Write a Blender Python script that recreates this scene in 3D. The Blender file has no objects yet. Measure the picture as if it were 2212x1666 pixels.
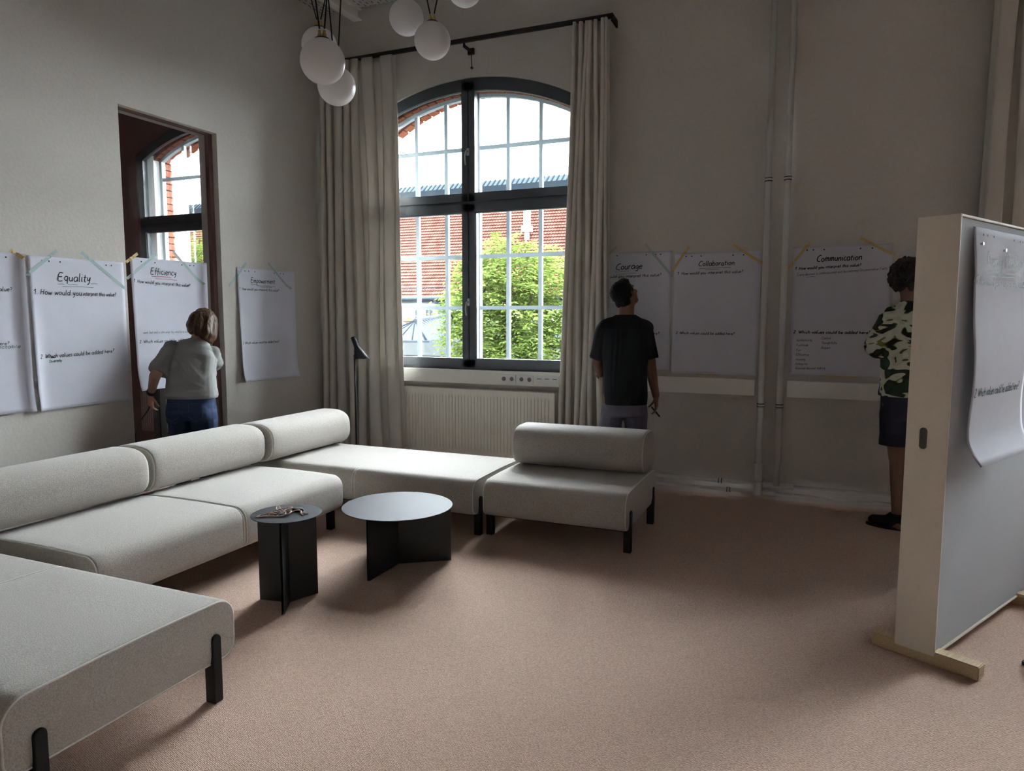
import bpy, bmesh, math, random
from mathutils import Vector, Matrix, noise
random.seed(7)
PI = math.pi
SC = bpy.context.scene
COL = SC.collection

# ------------------------------------------------------------------ camera
cam_d = bpy.data.cameras.new('camera'); cam = bpy.data.objects.new('camera', cam_d); COL.objects.link(cam)
cam_d.sensor_fit = 'HORIZONTAL'; cam_d.sensor_width = 36.0
cam_d.lens = 36.0 * 1533.3 / 2212.0
cam_d.clip_start = 0.05; cam_d.clip_end = 400
cam.location = (0, 0, 1.4772)
YAW, PITCH, ROLL = 0.4025, 0.0984, 0.0009
_f = Vector((-math.sin(YAW)*math.cos(PITCH), math.cos(YAW)*math.cos(PITCH), -math.sin(PITCH)))
_r = Vector((math.cos(YAW), math.sin(YAW), 0)); _u = _r.cross(_f)
_r2 = _r*math.cos(ROLL) + _u*math.sin(ROLL); _u2 = _u*math.cos(ROLL) - _r*math.sin(ROLL)
cam.rotation_euler = Matrix((_r2, _u2, -_f)).transposed().to_euler()
SC.camera = cam

SKY_BACK, SKY_FRONT = 0.7, 2.2
# ------------------------------------------------------------------ world (overcast sky), exposure
world = bpy.data.worlds.new('overcast_sky'); SC.world = world; world.use_nodes = True
_bg = world.node_tree.nodes['Background']
# thin cloud with the sun behind it on the far side of the courtyard: brightest that way, falling off smoothly
_N = world.node_tree.nodes; _K = world.node_tree.links
_tc = _N.new('ShaderNodeTexCoord'); _dt = _N.new('ShaderNodeVectorMath'); _dt.operation = 'DOT_PRODUCT'
_dt.inputs[1].default_value = Vector((0.10, 0.85, 0.52)).normalized()
_mr = _N.new('ShaderNodeMapRange'); _mr.interpolation_type = 'SMOOTHSTEP'
_mr.inputs['From Min'].default_value = -0.5; _mr.inputs['From Max'].default_value = 1.0
_mr.inputs['To Min'].default_value = SKY_BACK; _mr.inputs['To Max'].default_value = SKY_FRONT
_K.new(_tc.outputs['Generated'], _dt.inputs[0]); _K.new(_dt.outputs['Value'], _mr.inputs['Value']); _K.new(_mr.outputs['Result'], _bg.inputs['Strength'])
_bg.inputs['Color'].default_value = (0.925, 0.952, 1.0, 1)
SC.view_settings.view_transform = 'Standard'; SC.view_settings.look = 'None'
SC.view_settings.gamma = 1.0; SC.view_settings.use_curve_mapping = False
SC.view_settings.exposure = 5.08
SC.cycles.max_bounces = 14; SC.cycles.diffuse_bounces = 8; SC.cycles.glossy_bounces = 4
SC.cycles.transparent_max_bounces = 24; SC.cycles.transmission_bounces = 6
SC.cycles.use_denoising = True
SC.cycles.sample_clamp_indirect = 6.0

D = 5.992          # inner face of the facade wall
L = 4.582          # left wall
CZ = 4.40          # ceiling
XR = 5.6           # right wall, far outside the frame

# ------------------------------------------------------------------ materials
def srgb(r, g, b):
    f = lambda c: ((c/255.0)/12.92 if c <= 10 else (((c/255.0)+0.055)/1.055)**2.4)
    return (f(r), f(g), f(b), 1)

def mat(name, col, rough=0.8, metal=0.0, bump=0.0, scale=60.0, var=0.06, spec=0.3, trans=0.0, sheen=0.0, stretch=None, detail=3.0):
    m = bpy.data.materials.new(name); m.use_nodes = True
    nt = m.node_tree; N = nt.nodes; K = nt.links
    b = N['Principled BSDF']
    b.inputs['Roughness'].default_value = rough; b.inputs['Metallic'].default_value = metal
    b.inputs['Specular IOR Level'].default_value = spec
    if sheen: b.inputs['Sheen Weight'].default_value = sheen
    tc = N.new('ShaderNodeTexCoord'); nz = N.new('ShaderNodeTexNoise')
    nz.inputs['Scale'].default_value = scale; nz.inputs['Detail'].default_value = detail
    if stretch:
        mp = N.new('ShaderNodeMapping'); mp.inputs['Scale'].default_value = stretch
        K.new(tc.outputs['Object'], mp.inputs['Vector']); K.new(mp.outputs['Vector'], nz.inputs['Vector'])
    else:
        K.new(tc.outputs['Object'], nz.inputs['Vector'])
    rp = N.new('ShaderNodeValToRGB')
    c = col
    rp.color_ramp.elements[0].position = 0.3; rp.color_ramp.elements[1].position = 0.7
    rp.color_ramp.elements[0].color = (c[0]*(1-var), c[1]*(1-var), c[2]*(1-var), 1)
    rp.color_ramp.elements[1].color = (min(1, c[0]*(1+var)), min(1, c[1]*(1+var)), min(1, c[2]*(1+var)), 1)
    K.new(nz.outputs['Fac'], rp.inputs['Fac']); K.new(rp.outputs['Color'], b.inputs['Base Color'])
    if bump:
        bp = N.new('ShaderNodeBump'); bp.inputs['Strength'].default_value = 1.0; bp.inputs['Distance'].default_value = bump
        K.new(nz.outputs['Fac'], bp.inputs['Height']); K.new(bp.outputs['Normal'], b.inputs['Normal'])
    if trans:
        t = N.new('ShaderNodeBsdfTranslucent'); mx = N.new('ShaderNodeMixShader'); mx.inputs['Fac'].default_value = trans
        K.new(rp.outputs['Color'], t.inputs['Color'])
        K.new(b.outputs['BSDF'], mx.inputs[1]); K.new(t.outputs['BSDF'], mx.inputs[2])
        K.new(mx.outputs['Shader'], N['Material Output'].inputs['Surface'])
    return m

def glass_mat(name, tint=(0.93, 0.95, 0.95)):
    m = bpy.data.materials.new(name); m.use_nodes = True
    nt = m.node_tree; N = nt.nodes; K = nt.links
    N.remove(N['Principled BSDF'])
    t = N.new('ShaderNodeBsdfTransparent'); t.inputs['Color'].default_value = (*tint, 1)
    g = N.new('ShaderNodeBsdfGlossy'); g.inputs['Roughness'].default_value = 0.02
    fr = N.new('ShaderNodeFresnel'); fr.inputs['IOR'].default_value = 1.25
    mx = N.new('ShaderNodeMixShader')
    K.new(fr.outputs['Fac'], mx.inputs['Fac']); K.new(t.outputs['BSDF'], mx.inputs[1]); K.new(g.outputs['BSDF'], mx.inputs[2])
    K.new(mx.outputs['Shader'], N['Material Output'].inputs['Surface'])
    return m

M = {}
M['wall'] = mat('grey_green_plaster', (0.56, 0.528, 0.49, 1), 0.9, bump=0.0015, scale=45, var=0.03)
M['brown_wall'] = mat('brown_plaster', (0.2, 0.122, 0.11, 1), 0.75, bump=0.001, scale=40, var=0.06)
M['pipe_paint'] = mat('pipe_paint', (0.64, 0.63, 0.61, 1), 0.55, bump=0.0003, scale=30, var=0.02)
M['brown_rad'] = mat('brown_grey_enamel', (0.34, 0.25, 0.225, 1), 0.5, scale=20, var=0.02)
M['white_paint'] = mat('white_paint', (0.72, 0.72, 0.69, 1), 0.5, bump=0.0003, scale=30, var=0.02)
M['duct'] = mat('light_grey_duct', (0.78, 0.76, 0.71, 1), 0.45, bump=0.0002, scale=30, var=0.015)
M['radiator'] = mat('cream_enamel', (0.78, 0.75, 0.68, 1), 0.4, scale=20, var=0.015)
M['frame'] = mat('anthracite_lacquer', (0.085, 0.098, 0.112, 1), 0.38, scale=30, var=0.05, spec=0.5)
M['outer_frame'] = mat('pale_grey_lacquer', (0.3, 0.34, 0.36, 1), 0.5, scale=30, var=0.04)
M['glass'] = glass_mat('window_glass')
M['glass2'] = glass_mat('partition_glass', (0.9, 0.9, 0.9))
M['curtain'] = mat('greige_curtain', (0.66, 0.62, 0.565, 1), 0.95, bump=0.0006, scale=420, var=0.10, trans=0.13, sheen=0.2)
M['black_metal'] = mat('black_powder_coat', (0.012, 0.012, 0.014, 1), 0.45, bump=0.0002, scale=300, var=0.1, spec=0.45)
M['table_top'] = mat('black_satin_metal', (0.020, 0.021, 0.027, 1), 0.62, bump=0.00008, scale=200, var=0.06, spec=0.28)
M['dark_rod'] = mat('dark_brown_metal', (0.030, 0.026, 0.024, 1), 0.5, scale=60, var=0.1)
M['leg'] = mat('black_ash', (0.012, 0.011, 0.011, 1), 0.5, scale=60, var=0.2, stretch=(8, 8, 1))
M['opal'] = mat('opal_glass', (0.86, 0.84, 0.84, 1), 0.32, scale=5, var=0.01, spec=0.5, trans=0.25)
M['brass'] = mat('brass', (0.62, 0.42, 0.16, 1), 0.28, metal=1.0, scale=30, var=0.08)
M['chrome'] = mat('brushed_steel', (0.62, 0.62, 0.62, 1), 0.28, metal=1.0, scale=80, var=0.05)
M['cord'] = mat('black_textile_cord', (0.010, 0.010, 0.011, 1), 0.8, scale=300, var=0.3)
M['paper'] = mat('flipchart_paper', (0.63, 0.63, 0.71, 1), 0.9, bump=0.0012, scale=9, var=0.02, trans=0.08)
M['stitch'] = mat('denim_stitch', (0.085, 0.095, 0.14, 1), 0.9, scale=300, var=0.2)
M['ink'] = mat('black_marker', (0.010, 0.010, 0.014, 1), 0.6, scale=200, var=0.3)
M['ink_thin'] = mat('grey_pen', (0.035, 0.035, 0.045, 1), 0.6, scale=200, var=0.3)
M['ink_green'] = mat('green_marker', (0.035, 0.16, 0.115, 1), 0.6, scale=200, var=0.3)
M['ink_red'] = mat('red_marker', (0.42, 0.05, 0.06, 1), 0.6, scale=200, var=0.3)
M['ink_blue'] = mat('blue_marker', (0.06, 0.08, 0.22, 1), 0.6, scale=200, var=0.3)
M['ink_teal'] = mat('grey_green_marker', (0.13, 0.20, 0.19, 1), 0.6, scale=200, var=0.3)
M['hole'] = mat('punched_hole', (0.03, 0.03, 0.035, 1), 0.9, scale=100, var=0.1)
M['tape_blue'] = mat('pale_blue_tape', (0.36, 0.46, 0.46, 1), 0.6, bump=0.0004, scale=180, var=0.08)
M['tape_yellow'] = mat('yellow_tape', (0.6, 0.44, 0.19, 1), 0.6, bump=0.0004, scale=180, var=0.08)
M['felt'] = mat('grey_felt', (0.33, 0.34, 0.37, 1), 0.95, bump=0.0008, scale=500, var=0.16, sheen=0.3)
M['board_edge'] = mat('cream_laminate', (0.74, 0.67, 0.58, 1), 0.6, scale=60, var=0.02)
M['slot'] = mat('slot_shadow_grey', (0.10, 0.11, 0.10, 1), 0.8, scale=60, var=0.05)
M['oak'] = mat('oak_bar', (0.58, 0.44, 0.27, 1), 0.55, bump=0.0006, scale=18, var=0.22, stretch=(1.2, 12, 12))
M['socket'] = mat('white_socket_plastic', (0.74, 0.74, 0.74, 1), 0.35, scale=30, var=0.01)
M['socket_dark'] = mat('socket_recess', (0.20, 0.19, 0.18, 1), 0.5, scale=60, var=0.1)
M['brick'] = mat('red_brick', (0.17, 0.058, 0.034, 1), 0.9, bump=0.003, scale=28, var=0.35, spec=0.0)
M['mortar'] = mat('lime_mortar', (0.12, 0.09, 0.075, 1), 0.95, bump=0.002, scale=60, var=0.1, spec=0.0)
M['roof_tile'] = mat('red_clay_tile', (0.08, 0.034, 0.027, 1), 0.8, scale=1.2, var=0.30, spec=0.0)
M['seam_metal'] = mat('grey_standing_seam', (0.03, 0.037, 0.045, 1), 0.45, scale=3, var=0.1, spec=0.0)
M['gutter'] = mat('dark_zinc', (0.012, 0.016, 0.02, 1), 0.5, scale=3, var=0.1, spec=0.0)
M['ext_white'] = mat('white_render', (0.125, 0.128, 0.138, 1), 0.9, scale=2, var=0.03, spec=0.0)
M['hall_white'] = mat('white_hall_render', (0.30, 0.305, 0.32, 1), 0.9, scale=2, var=0.03, spec=0.0)
M['ext_window'] = mat('far_window', (0.011, 0.015, 0.018, 1), 0.3, scale=5, var=0.2)
M['felt_roof'] = mat('roofing_felt', (0.0175, 0.0188, 0.0188, 1), 0.95, bump=0.01, scale=3, var=0.10, stretch=(1, 5, 1), spec=0.0)
M['skylight'] = mat('pale_zinc_panel', (0.026, 0.029, 0.032, 1), 0.35, scale=2, var=0.05, spec=0.0)
M['seam_dark'] = mat('seam_dark', (0.006, 0.008, 0.011, 1), 0.5, scale=5, var=0.1, spec=0.0)
M['cap_orange'] = mat('rusty_cap', (0.085, 0.035, 0.02, 1), 0.8, scale=10, var=0.2, spec=0.0)
M['bark'] = mat('bark', (0.014, 0.012, 0.009, 1), 0.95, bump=0.004, scale=18, var=0.3, spec=0.0)
M['ground'] = mat('courtyard_gravel', (0.03, 0.03, 0.027, 1), 0.95, bump=0.01, scale=8, var=0.2, spec=0.0)
M['skin_light'] = mat('skin_fair', (0.42, 0.24, 0.18, 1), 0.6, bump=0.0004, scale=90, var=0.06)
M['skin_brown'] = mat('skin_brown', (0.17, 0.085, 0.06, 1), 0.55, bump=0.0004, scale=90, var=0.08)
M['skin_tan'] = mat('skin_tan', (0.22, 0.12, 0.09, 1), 0.55, bump=0.0004, scale=90, var=0.08)
M['tee_grey'] = mat('grey_melange_tee', (0.24, 0.24, 0.235, 1), 0.95, bump=0.0004, scale=500, var=0.16)
M['tee_black'] = mat('black_tee', (0.016, 0.018, 0.024, 1), 0.9, bump=0.0003, scale=400, var=0.12)
M['jeans'] = mat('blue_denim', (0.026, 0.042, 0.098, 1), 0.9, bump=0.0006, scale=260, var=0.28)
M['shorts_grey'] = mat('mauve_grey_shorts', (0.16, 0.15, 0.20, 1), 0.9, bump=0.0004, scale=260, var=0.1)
M['shorts_navy'] = mat('navy_shorts', (0.020, 0.019, 0.042, 1), 0.9, bump=0.0004, scale=260, var=0.2)
M['hair_brown'] = mat('brown_hair', (0.066, 0.031, 0.013, 1), 0.5, bump=0.004, scale=14, var=0.45, stretch=(9, 9, 0.7), spec=0.25)
M['hair_black'] = mat('black_hair', (0.008, 0.007, 0.008, 1), 0.6, bump=0.003, scale=90, var=0.5, spec=0.3)
M['hair_curly'] = mat('dark_curly_hair', (0.030, 0.020, 0.016, 1), 0.6, bump=0.006, scale=60, var=0.6, spec=0.4)
M['rubber'] = mat('black_rubber', (0.012, 0.012, 0.012, 1), 0.6, scale=80, var=0.1)
M['white_cloth'] = mat('white_cotton', (0.55, 0.55, 0.56, 1), 0.9, bump=0.0005, scale=200, var=0.03)
M['eye_white'] = mat('eye_white', (0.6, 0.6, 0.58, 1), 0.3, scale=60, var=0.01)
M['lip'] = mat('lip', (0.24, 0.09, 0.08, 1), 0.5, scale=60, var=0.05)
M['cream_cord'] = mat('cream_pink_cable', (0.56, 0.40, 0.34, 1), 0.6, scale=200, var=0.1)
M['amber'] = mat('yellow_tag', (0.50, 0.42, 0.14, 1), 0.5, scale=60, var=0.05)
M['purple'] = mat('purple_shoe_cloth', (0.05, 0.02, 0.10, 1), 0.8, scale=200, var=0.3)

def sofa_fabric():
    m = mat('greige_wool', (0.415, 0.378, 0.340, 1), 0.95, scale=210, var=0.22, sheen=0.3, bump=0.0012, detail=2.0)
    return m
M['wool'] = sofa_fabric()
M['piping'] = mat('greige_piping', (0.66, 0.65, 0.60, 1), 0.9, scale=300, var=0.1)

def carpet_mat():
    m = bpy.data.materials.new('terracotta_loop_carpet'); m.use_nodes = True
    nt = m.node_tree; N = nt.nodes; K = nt.links; b = N['Principled BSDF']
    b.inputs['Roughness'].default_value = 0.98; b.inputs['Specular IOR Level'].default_value = 0.1
    b.inputs['Sheen Weight'].default_value = 0.15
    tc = N.new('ShaderNodeTexCoord')
    mp = N.new('ShaderNodeMapping'); mp.inputs['Rotation'].default_value = (0, 0, 0.5); mp.inputs['Scale'].default_value = (1, 1.7, 1)
    K.new(tc.outputs['Object'], mp.inputs['Vector'])
    v = N.new('ShaderNodeTexVoronoi'); v.inputs['Scale'].default_value = 120; v.inputs['Randomness'].default_value = 0.45
    K.new(mp.outputs['Vector'], v.inputs['Vector'])
    n = N.new('ShaderNodeTexNoise'); n.inputs['Scale'].default_value = 1.3; n.inputs['Detail'].default_value = 4
    K.new(tc.outputs['Object'], n.inputs['Vector'])
    r = N.new('ShaderNodeValToRGB'); r.color_ramp.elements[0].position = 0.05; r.color_ramp.elements[1].position = 0.75
    r.color_ramp.elements[0].color = (0.88, 0.65, 0.52, 1); r.color_ramp.elements[1].color = (0.50, 0.32, 0.245, 1)
    K.new(v.outputs['Distance'], r.inputs['Fac'])
    hs = N.new('ShaderNodeMixRGB'); hs.blend_type = 'MULTIPLY'; hs.inputs['Fac'].default_value = 0.25
    r2 = N.new('ShaderNodeValToRGB'); r2.color_ramp.elements[0].color = (0.8, 0.8, 0.8, 1); r2.color_ramp.elements[1].color = (1, 1, 1, 1)
    K.new(n.outputs['Fac'], r2.inputs['Fac'])
    K.new(r.outputs['Color'], hs.inputs['Color1']); K.new(r2.outputs['Color'], hs.inputs['Color2'])
    vc = N.new('ShaderNodeMixRGB'); vc.blend_type = 'MULTIPLY'; vc.inputs['Fac'].default_value = 0.22
    bw = N.new('ShaderNodeRGBToBW'); K.new(v.outputs['Color'], bw.inputs['Color'])
    K.new(hs.outputs['Color'], vc.inputs['Color1']); K.new(bw.outputs['Val'], vc.inputs['Color2'])
    K.new(vc.outputs['Color'], b.inputs['Base Color'])
    bp = N.new('ShaderNodeBump'); bp.invert = True; bp.inputs['Distance'].default_value = 0.004; bp.inputs['Strength'].default_value = 0.8
    K.new(v.outputs['Distance'], bp.inputs['Height']); K.new(bp.outputs['Normal'], b.inputs['Normal'])
    return m
M['carpet'] = carpet_mat()

def ceiling_mat():
    m = bpy.data.materials.new('slotted_acoustic_panel'); m.use_nodes = True
    nt = m.node_tree; N = nt.nodes; K = nt.links; b = N['Principled BSDF']; b.inputs['Roughness'].default_value = 0.8
    tc = N.new('ShaderNodeTexCoord')
    mp = N.new('ShaderNodeMapping'); mp.inputs['Rotation'].default_value = (0, 0, PI/2)
    K.new(tc.outputs['Object'], mp.inputs['Vector'])
    br = N.new('ShaderNodeTexBrick'); br.inputs['Scale'].default_value = 1.0
    br.inputs['Brick Width'].default_value = 0.075; br.inputs['Row Height'].default_value = 0.045
    br.inputs['Mortar Size'].default_value = 0.0175; br.inputs['Mortar Smooth'].default_value = 0.0
    br.inputs['Color1'].default_value = (0.03, 0.03, 0.03, 1); br.inputs['Color2'].default_value = (0.03, 0.03, 0.03, 1)
    br.inputs['Mortar'].default_value = (0.46, 0.45, 0.45, 1)
    K.new(mp.outputs['Vector'], br.inputs['Vector']); K.new(br.outputs['Color'], b.inputs['Base Color'])
    return m
M['ceiling_panel'] = ceiling_mat()

def leaf_mat():
    m = mat('walnut_leaf', (0.090, 0.125, 0.030, 1), 0.7, scale=2.2, var=0.55, trans=0.35, spec=0.0)
    return m
M['leaf'] = leaf_mat()

def shirt_print():
    m = bpy.data.materials.new('leaf_print_shirt'); m.use_nodes = True
    nt = m.node_tree; N = nt.nodes; K = nt.links; b = N['Principled BSDF']; b.inputs['Roughness'].default_value = 0.9
    tc = N.new('ShaderNodeTexCoord'); n = N.new('ShaderNodeTexNoise'); n.inputs['Scale'].default_value = 4.6
    n.inputs['Detail'].default_value = 1.5; n.inputs['Distortion'].default_value = 1.6
    mp = N.new('ShaderNodeMapping'); mp.inputs['Rotation'].default_value = (0.5, 0.8, 0); mp.inputs['Scale'].default_value = (1, 1, 1.9)
    K.new(tc.outputs['Object'], mp.inputs['Vector']); K.new(mp.outputs['Vector'], n.inputs['Vector'])
    r = N.new('ShaderNodeValToRGB'); r.color_ramp.interpolation = 'CONSTANT'
    e = r.color_ramp.elements; e[0].position = 0.0; e[0].color = (0.010, 0.035, 0.014, 1)
    e[1].position = 0.36; e[1].color = (0.006, 0.012, 0.009, 1)
    for p, c in ((0.455, (0.16, 0.15, 0.03, 1)), (0.475, (0.48, 0.50, 0.42, 1)), (0.60, (0.42, 0.40, 0.31, 1)), (0.655, (0.015, 0.05, 0.018, 1))):
        x = e.new(p); x.color = c
    K.new(n.outputs['Fac'], r.inputs['Fac']); K.new(r.outputs['Color'], b.inputs['Base Color'])
    return m
M['print_shirt'] = shirt_print()

# ------------------------------------------------------------------ helpers
def link(o): COL.objects.link(o); return o

def tag(o, label=None, cat=None, group=None, kind=None):
    if label: o['label'] = label
    if cat: o['category'] = cat
    if group: o['group'] = group
    if kind: o['kind'] = kind
    return o

def empty(name, loc=(0, 0, 0), rz=0.0, **k):
    o = bpy.data.objects.new(name, None); o.empty_display_size = 0.1
    o.location = loc; o.rotation_euler = (0, 0, rz); link(o); return tag(o, **k)

def mk(name, V, F, m, parent=None, smooth=False, **k):
    me = bpy.data.meshes.new(name); me.from_pydata([tuple(v) for v in V], [], F); me.update()
    if m: me.materials.append(m)
    if smooth: me.polygons.foreach_set('use_smooth', [True]*len(me.polygons))
    o = bpy.data.objects.new(name, me); link(o)
    if parent: o.parent = parent
    return tag(o, **k)

def inst(name, me, loc, rot=(0, 0, 0), parent=None, scale=None):
    o = bpy.data.objects.new(name, me); o.location = loc; o.rotation_euler = rot
    if scale: o.scale = scale
    link(o)
    if parent: o.parent = parent
    return o

class MB:
    def __init__(s): s.V = []; s.F = []
    def add(s, V, F):
        n = len(s.V); s.V += [tuple(v) for v in V]; s.F += [[i+n for i in f] for f in F]; return s
    def box(s, x0, x1, y0, y1, z0, z1):
        V = [(x, y, z) for x in (x0, x1) for y in (y0, y1) for z in (z0, z1)]
        return s.add(V, [[0, 1, 3, 2], [4, 6, 7, 5], [0, 4, 5, 1], [2, 3, 7, 6], [0, 2, 6, 4], [1, 5, 7, 3]])
    def bbox(s, x0, x1, y0, y1, z0, z1, b=0.004):
        bm = bmesh.new(); bmesh.ops.create_cube(bm, size=1.0)
        for v in bm.verts:
            v.co = Vector(((x0+x1)/2 + v.co.x*(x1-x0), (y0+y1)/2 + v.co.y*(y1-y0), (z0+z1)/2 + v.co.z*(z1-z0)))
        bmesh.ops.bevel(bm, geom=list(bm.edges), offset=b, segments=2, affect='EDGES')
        bm.verts.index_update()
        s.add([v.co[:] for v in bm.verts], [[v.index for v in f.verts] for f in bm.faces]); bm.free(); return s
    def loft(s, rings, closed=True, caps=True):
        n0 = len(s.V); k = len(rings[0])
        for r in rings: s.V += [tuple(p) for p in r]
        for i in range(len(rings)-1):
            for j in range(k if closed else k-1):
                a = n0+i*k+j; b = n0+i*k+(j+1) % k
                s.F.append([a, b, b+k, a+k])
        if caps:
            s.F.append([n0+j for j in range(k)][::-1]); m = n0+(len(rings)-1)*k; s.F.append([m+j for j in range(k)])
        return s
    def tube(s, pts, r, n=10, caps=True):
        pts = [Vector(p) for p in pts]; rr = r if isinstance(r, (list, tuple)) else [r]*len(pts)
        rings = []; up = None
        for i, p in enumerate(pts):
            t = (pts[min(i+1, len(pts)-1)] - pts[max(i-1, 0)]).normalized()
            if up is None:
                up = Vector((0, 0, 1)) if abs(t.z) < 0.9 else Vector((1, 0, 0))
            a = (up - t*up.dot(t)).normalized(); b = t.cross(a); up = a
            rings.append([p + (a*math.cos(2*PI*j/n) + b*math.sin(2*PI*j/n))*rr[i] for j in range(n)])
        return s.loft(rings, True, caps)
    def lathe(s, prof, c=(0, 0, 0), n=32, caps=True):
        rings = [[(c[0]+r*math.cos(2*PI*j/n), c[1]+r*math.sin(2*PI*j/n), c[2]+z) for j in range(n)] for r, z in prof]
        return s.loft(rings, True, caps)
    def build(s, name, m, parent=None, smooth=False, **k): return mk(name, s.V, s.F, m, parent, smooth, **k)

def autosmooth(o, ang=0.6):
    me = o.data
    me.polygons.foreach_set('use_smooth', [True]*len(me.polygons))
    try: me.set_sharp_from_angle(angle=ang)
    except Exception: pass
    return o

def crom(pts, n=6):
    P = [Vector(p) for p in pts]
    if len(P) < 3: return P
    out = []
    for i in range(len(P)-1):
        p0 = P[max(i-1, 0)]; p1 = P[i]; p2 = P[i+1]; p3 = P[min(i+2, len(P)-1)]
        for k in range(n):
            t = k/n
            out.append(0.5*((2*p1)+(-p0+p2)*t+(2*p0-5*p1+4*p2-p3)*t*t+(-p0+3*p1-3*p2+p3)*t**3))
    out.append(P[-1]); return out

def box_obj(name, x0, x1, y0, y1, z0, z1, m, parent=None, **k): return MB().box(x0, x1, y0, y1, z0, z1).build(name, m, parent, **k)

# ------------------------------------------------------------------ room shell
box_obj('floor', -L-0.2, XR, -3.6, D+0.02, -0.15, 0.0, M['carpet'], kind='structure')
box_obj('ceiling', -L-0.2, XR, -3.6, D+0.02, CZ+0.03, CZ+0.2, M['wall'], kind='structure')
box_obj('wall_right', XR, XR+0.2, -3.6, D, -0.1, CZ+0.1, M['wall'], kind='structure')
box_obj('wall_front', -L-0.2, XR+0.2, -3.8, -3.6, -0.1, CZ+0.1, M['wall'], kind='structure')
# left wall with the glazed opening (y 3.667..4.568, z up to 2.96)
OY0, OY1, OZ = 3.667, 4.568, 2.96
wl = MB()
wl.box(-L-0.2, -L, -3.6, OY0, -0.1, CZ+0.1); wl.box(-L-0.2, -L, OY1, D, -0.1, CZ+0.1); wl.box(-L-0.2, -L, OY0, OY1, OZ, CZ+0.1)
wl.build('wall_left', M['wall'], kind='structure')

WT = 3.625; WR = 2.20; WHW = 1.165; WZ0 = 0.955
def arch_z(x, cx, top=WT, R=WR): return top - (R - math.sqrt(max(0, R*R-(x-cx)**2)))
def wall_with_windows(name, x0, x1, y0, y1, cxs, m, hw, top, R, z0):
    mb = MB(); xs = [x0]; zb = -0.25
    for c in cxs:
        if c-hw > x0: mb.box(xs[-1], c-hw, y0, y1, zb, CZ+0.2)
        a = c-hw; n = 28
        mb.box(a, c+hw, y0, y1, zb, z0)
        rings = []
        for i in range(n+1):
            x = a + 2*hw*i/n; z = arch_z(x, c, top, R)
            rings.append([(x, y0, z), (x, y1, z), (x, y1, CZ+0.2), (x, y0, CZ+0.2)])
        mb.loft(rings, True, True); xs.append(c+hw)
    mb.box(xs[-1], x1, y0, y1, zb, CZ+0.2)
    return mb.build(name, m, kind='structure')
C1, C2, C3 = -3.01, -6.08, 3.05
wall_with_windows('wall_back', -L-0.0, XR+0.2, D, 6.17, [C1, C3], M['wall'], WHW, WT, WR, WZ0)
wall_with_windows('wall_neighbour_back', -9.6, -L-0.0, D, 6.17, [C2], M['brown_wall'], WHW, WT, WR, WZ0)
wall_out = wall_with_windows('wall_outer', -9.9, XR+0.4, 6.21, 6.50, [C2, C1, C3], M['mortar'], 1.06, 3.645, 1.85, 0.93)
# neighbouring room behind the glass
box_obj('floor_neighbour', -9.6, -L-0.2, 1.2, D, -0.15, 0.0, M['brown_wall'], kind='structure')
box_obj('ceiling_neighbour', -9.6, -L-0.2, 1.2, D, CZ-0.1, CZ+0.1, M['brown_wall'], kind='structure')
box_obj('wall_neighbour_left', -9.7, -9.6, 1.0, D, 0, CZ, M['brown_wall'], kind='structure')
box_obj('wall_neighbour_front', -9.6, -L-0.2, 1.1, 1.2, 0, CZ, M['brown_wall'], kind='structure')
box_obj('baseboard_back', -L, XR, D-0.012, D, 0.0, 0.045, M['wall'], kind='structure')
box_obj('baseboard_left', -L, -L+0.012, -3.6, OY0, 0.0, 0.06, M['wall'], kind='structure')

# glazed partition inside the opening
g = empty('window_4', (-4.66, (OY0+OY1)/2, 0), kind='structure')
fr = MB()
fw = 0.040
fr.box(-0.015, 0.025, OY0-(OY0+OY1)/2, OY0-(OY0+OY1)/2+fw, 0, OZ); fr.box(-0.015, 0.025, OY1-(OY0+OY1)/2-fw, OY1-(OY0+OY1)/2, 0, OZ)
fr.box(-0.015, 0.025, -0.45, 0.45, OZ-0.012, OZ); fr.box(-0.015, 0.025, -0.45, 0.45, 0, 0.06)
fr.build('window_frame', M['brown_wall'], g)
MB().box(-0.001, 0.004, -0.412, 0.412, 0.06, OZ-0.012).build('pane', M['glass2'], g)

# ceiling: slotted acoustic panels, beams
pm = MB().bbox(0.004, 0.596, 0.004, 1.196, 0, 0.03, 0.003)
pme = None
cpar = empty('ceiling_grid', (0, 0, 0), kind='structure')
for i in range(17):
    for j in range(8):
        x = -L + 0.02 + i*0.6; y = D - 0.02 - (j+1)*1.2
        if pme is None:
            o = pm.build('panel', M['ceiling_panel'], cpar); pme = o.data; o.location = (x, y, CZ)
        else: inst('panel', pme, (x, y, CZ), parent=cpar)
def beam(x):
    mb = MB(); mb.box(x-0.045, x+0.045, -3.6, D, CZ-0.012, CZ-0.001); mb.box(x-0.006, x+0.006, -3.6, D, CZ-0.095, CZ-0.012)
    mb.box(x-0.045, x+0.045, -3.6, D, CZ-0.105, CZ-0.095)
    return mb.build('ceiling_beam', M['duct'], kind='structure')
for x in (-4.17, -1.0, 2.2, 5.4): beam(x)

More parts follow.
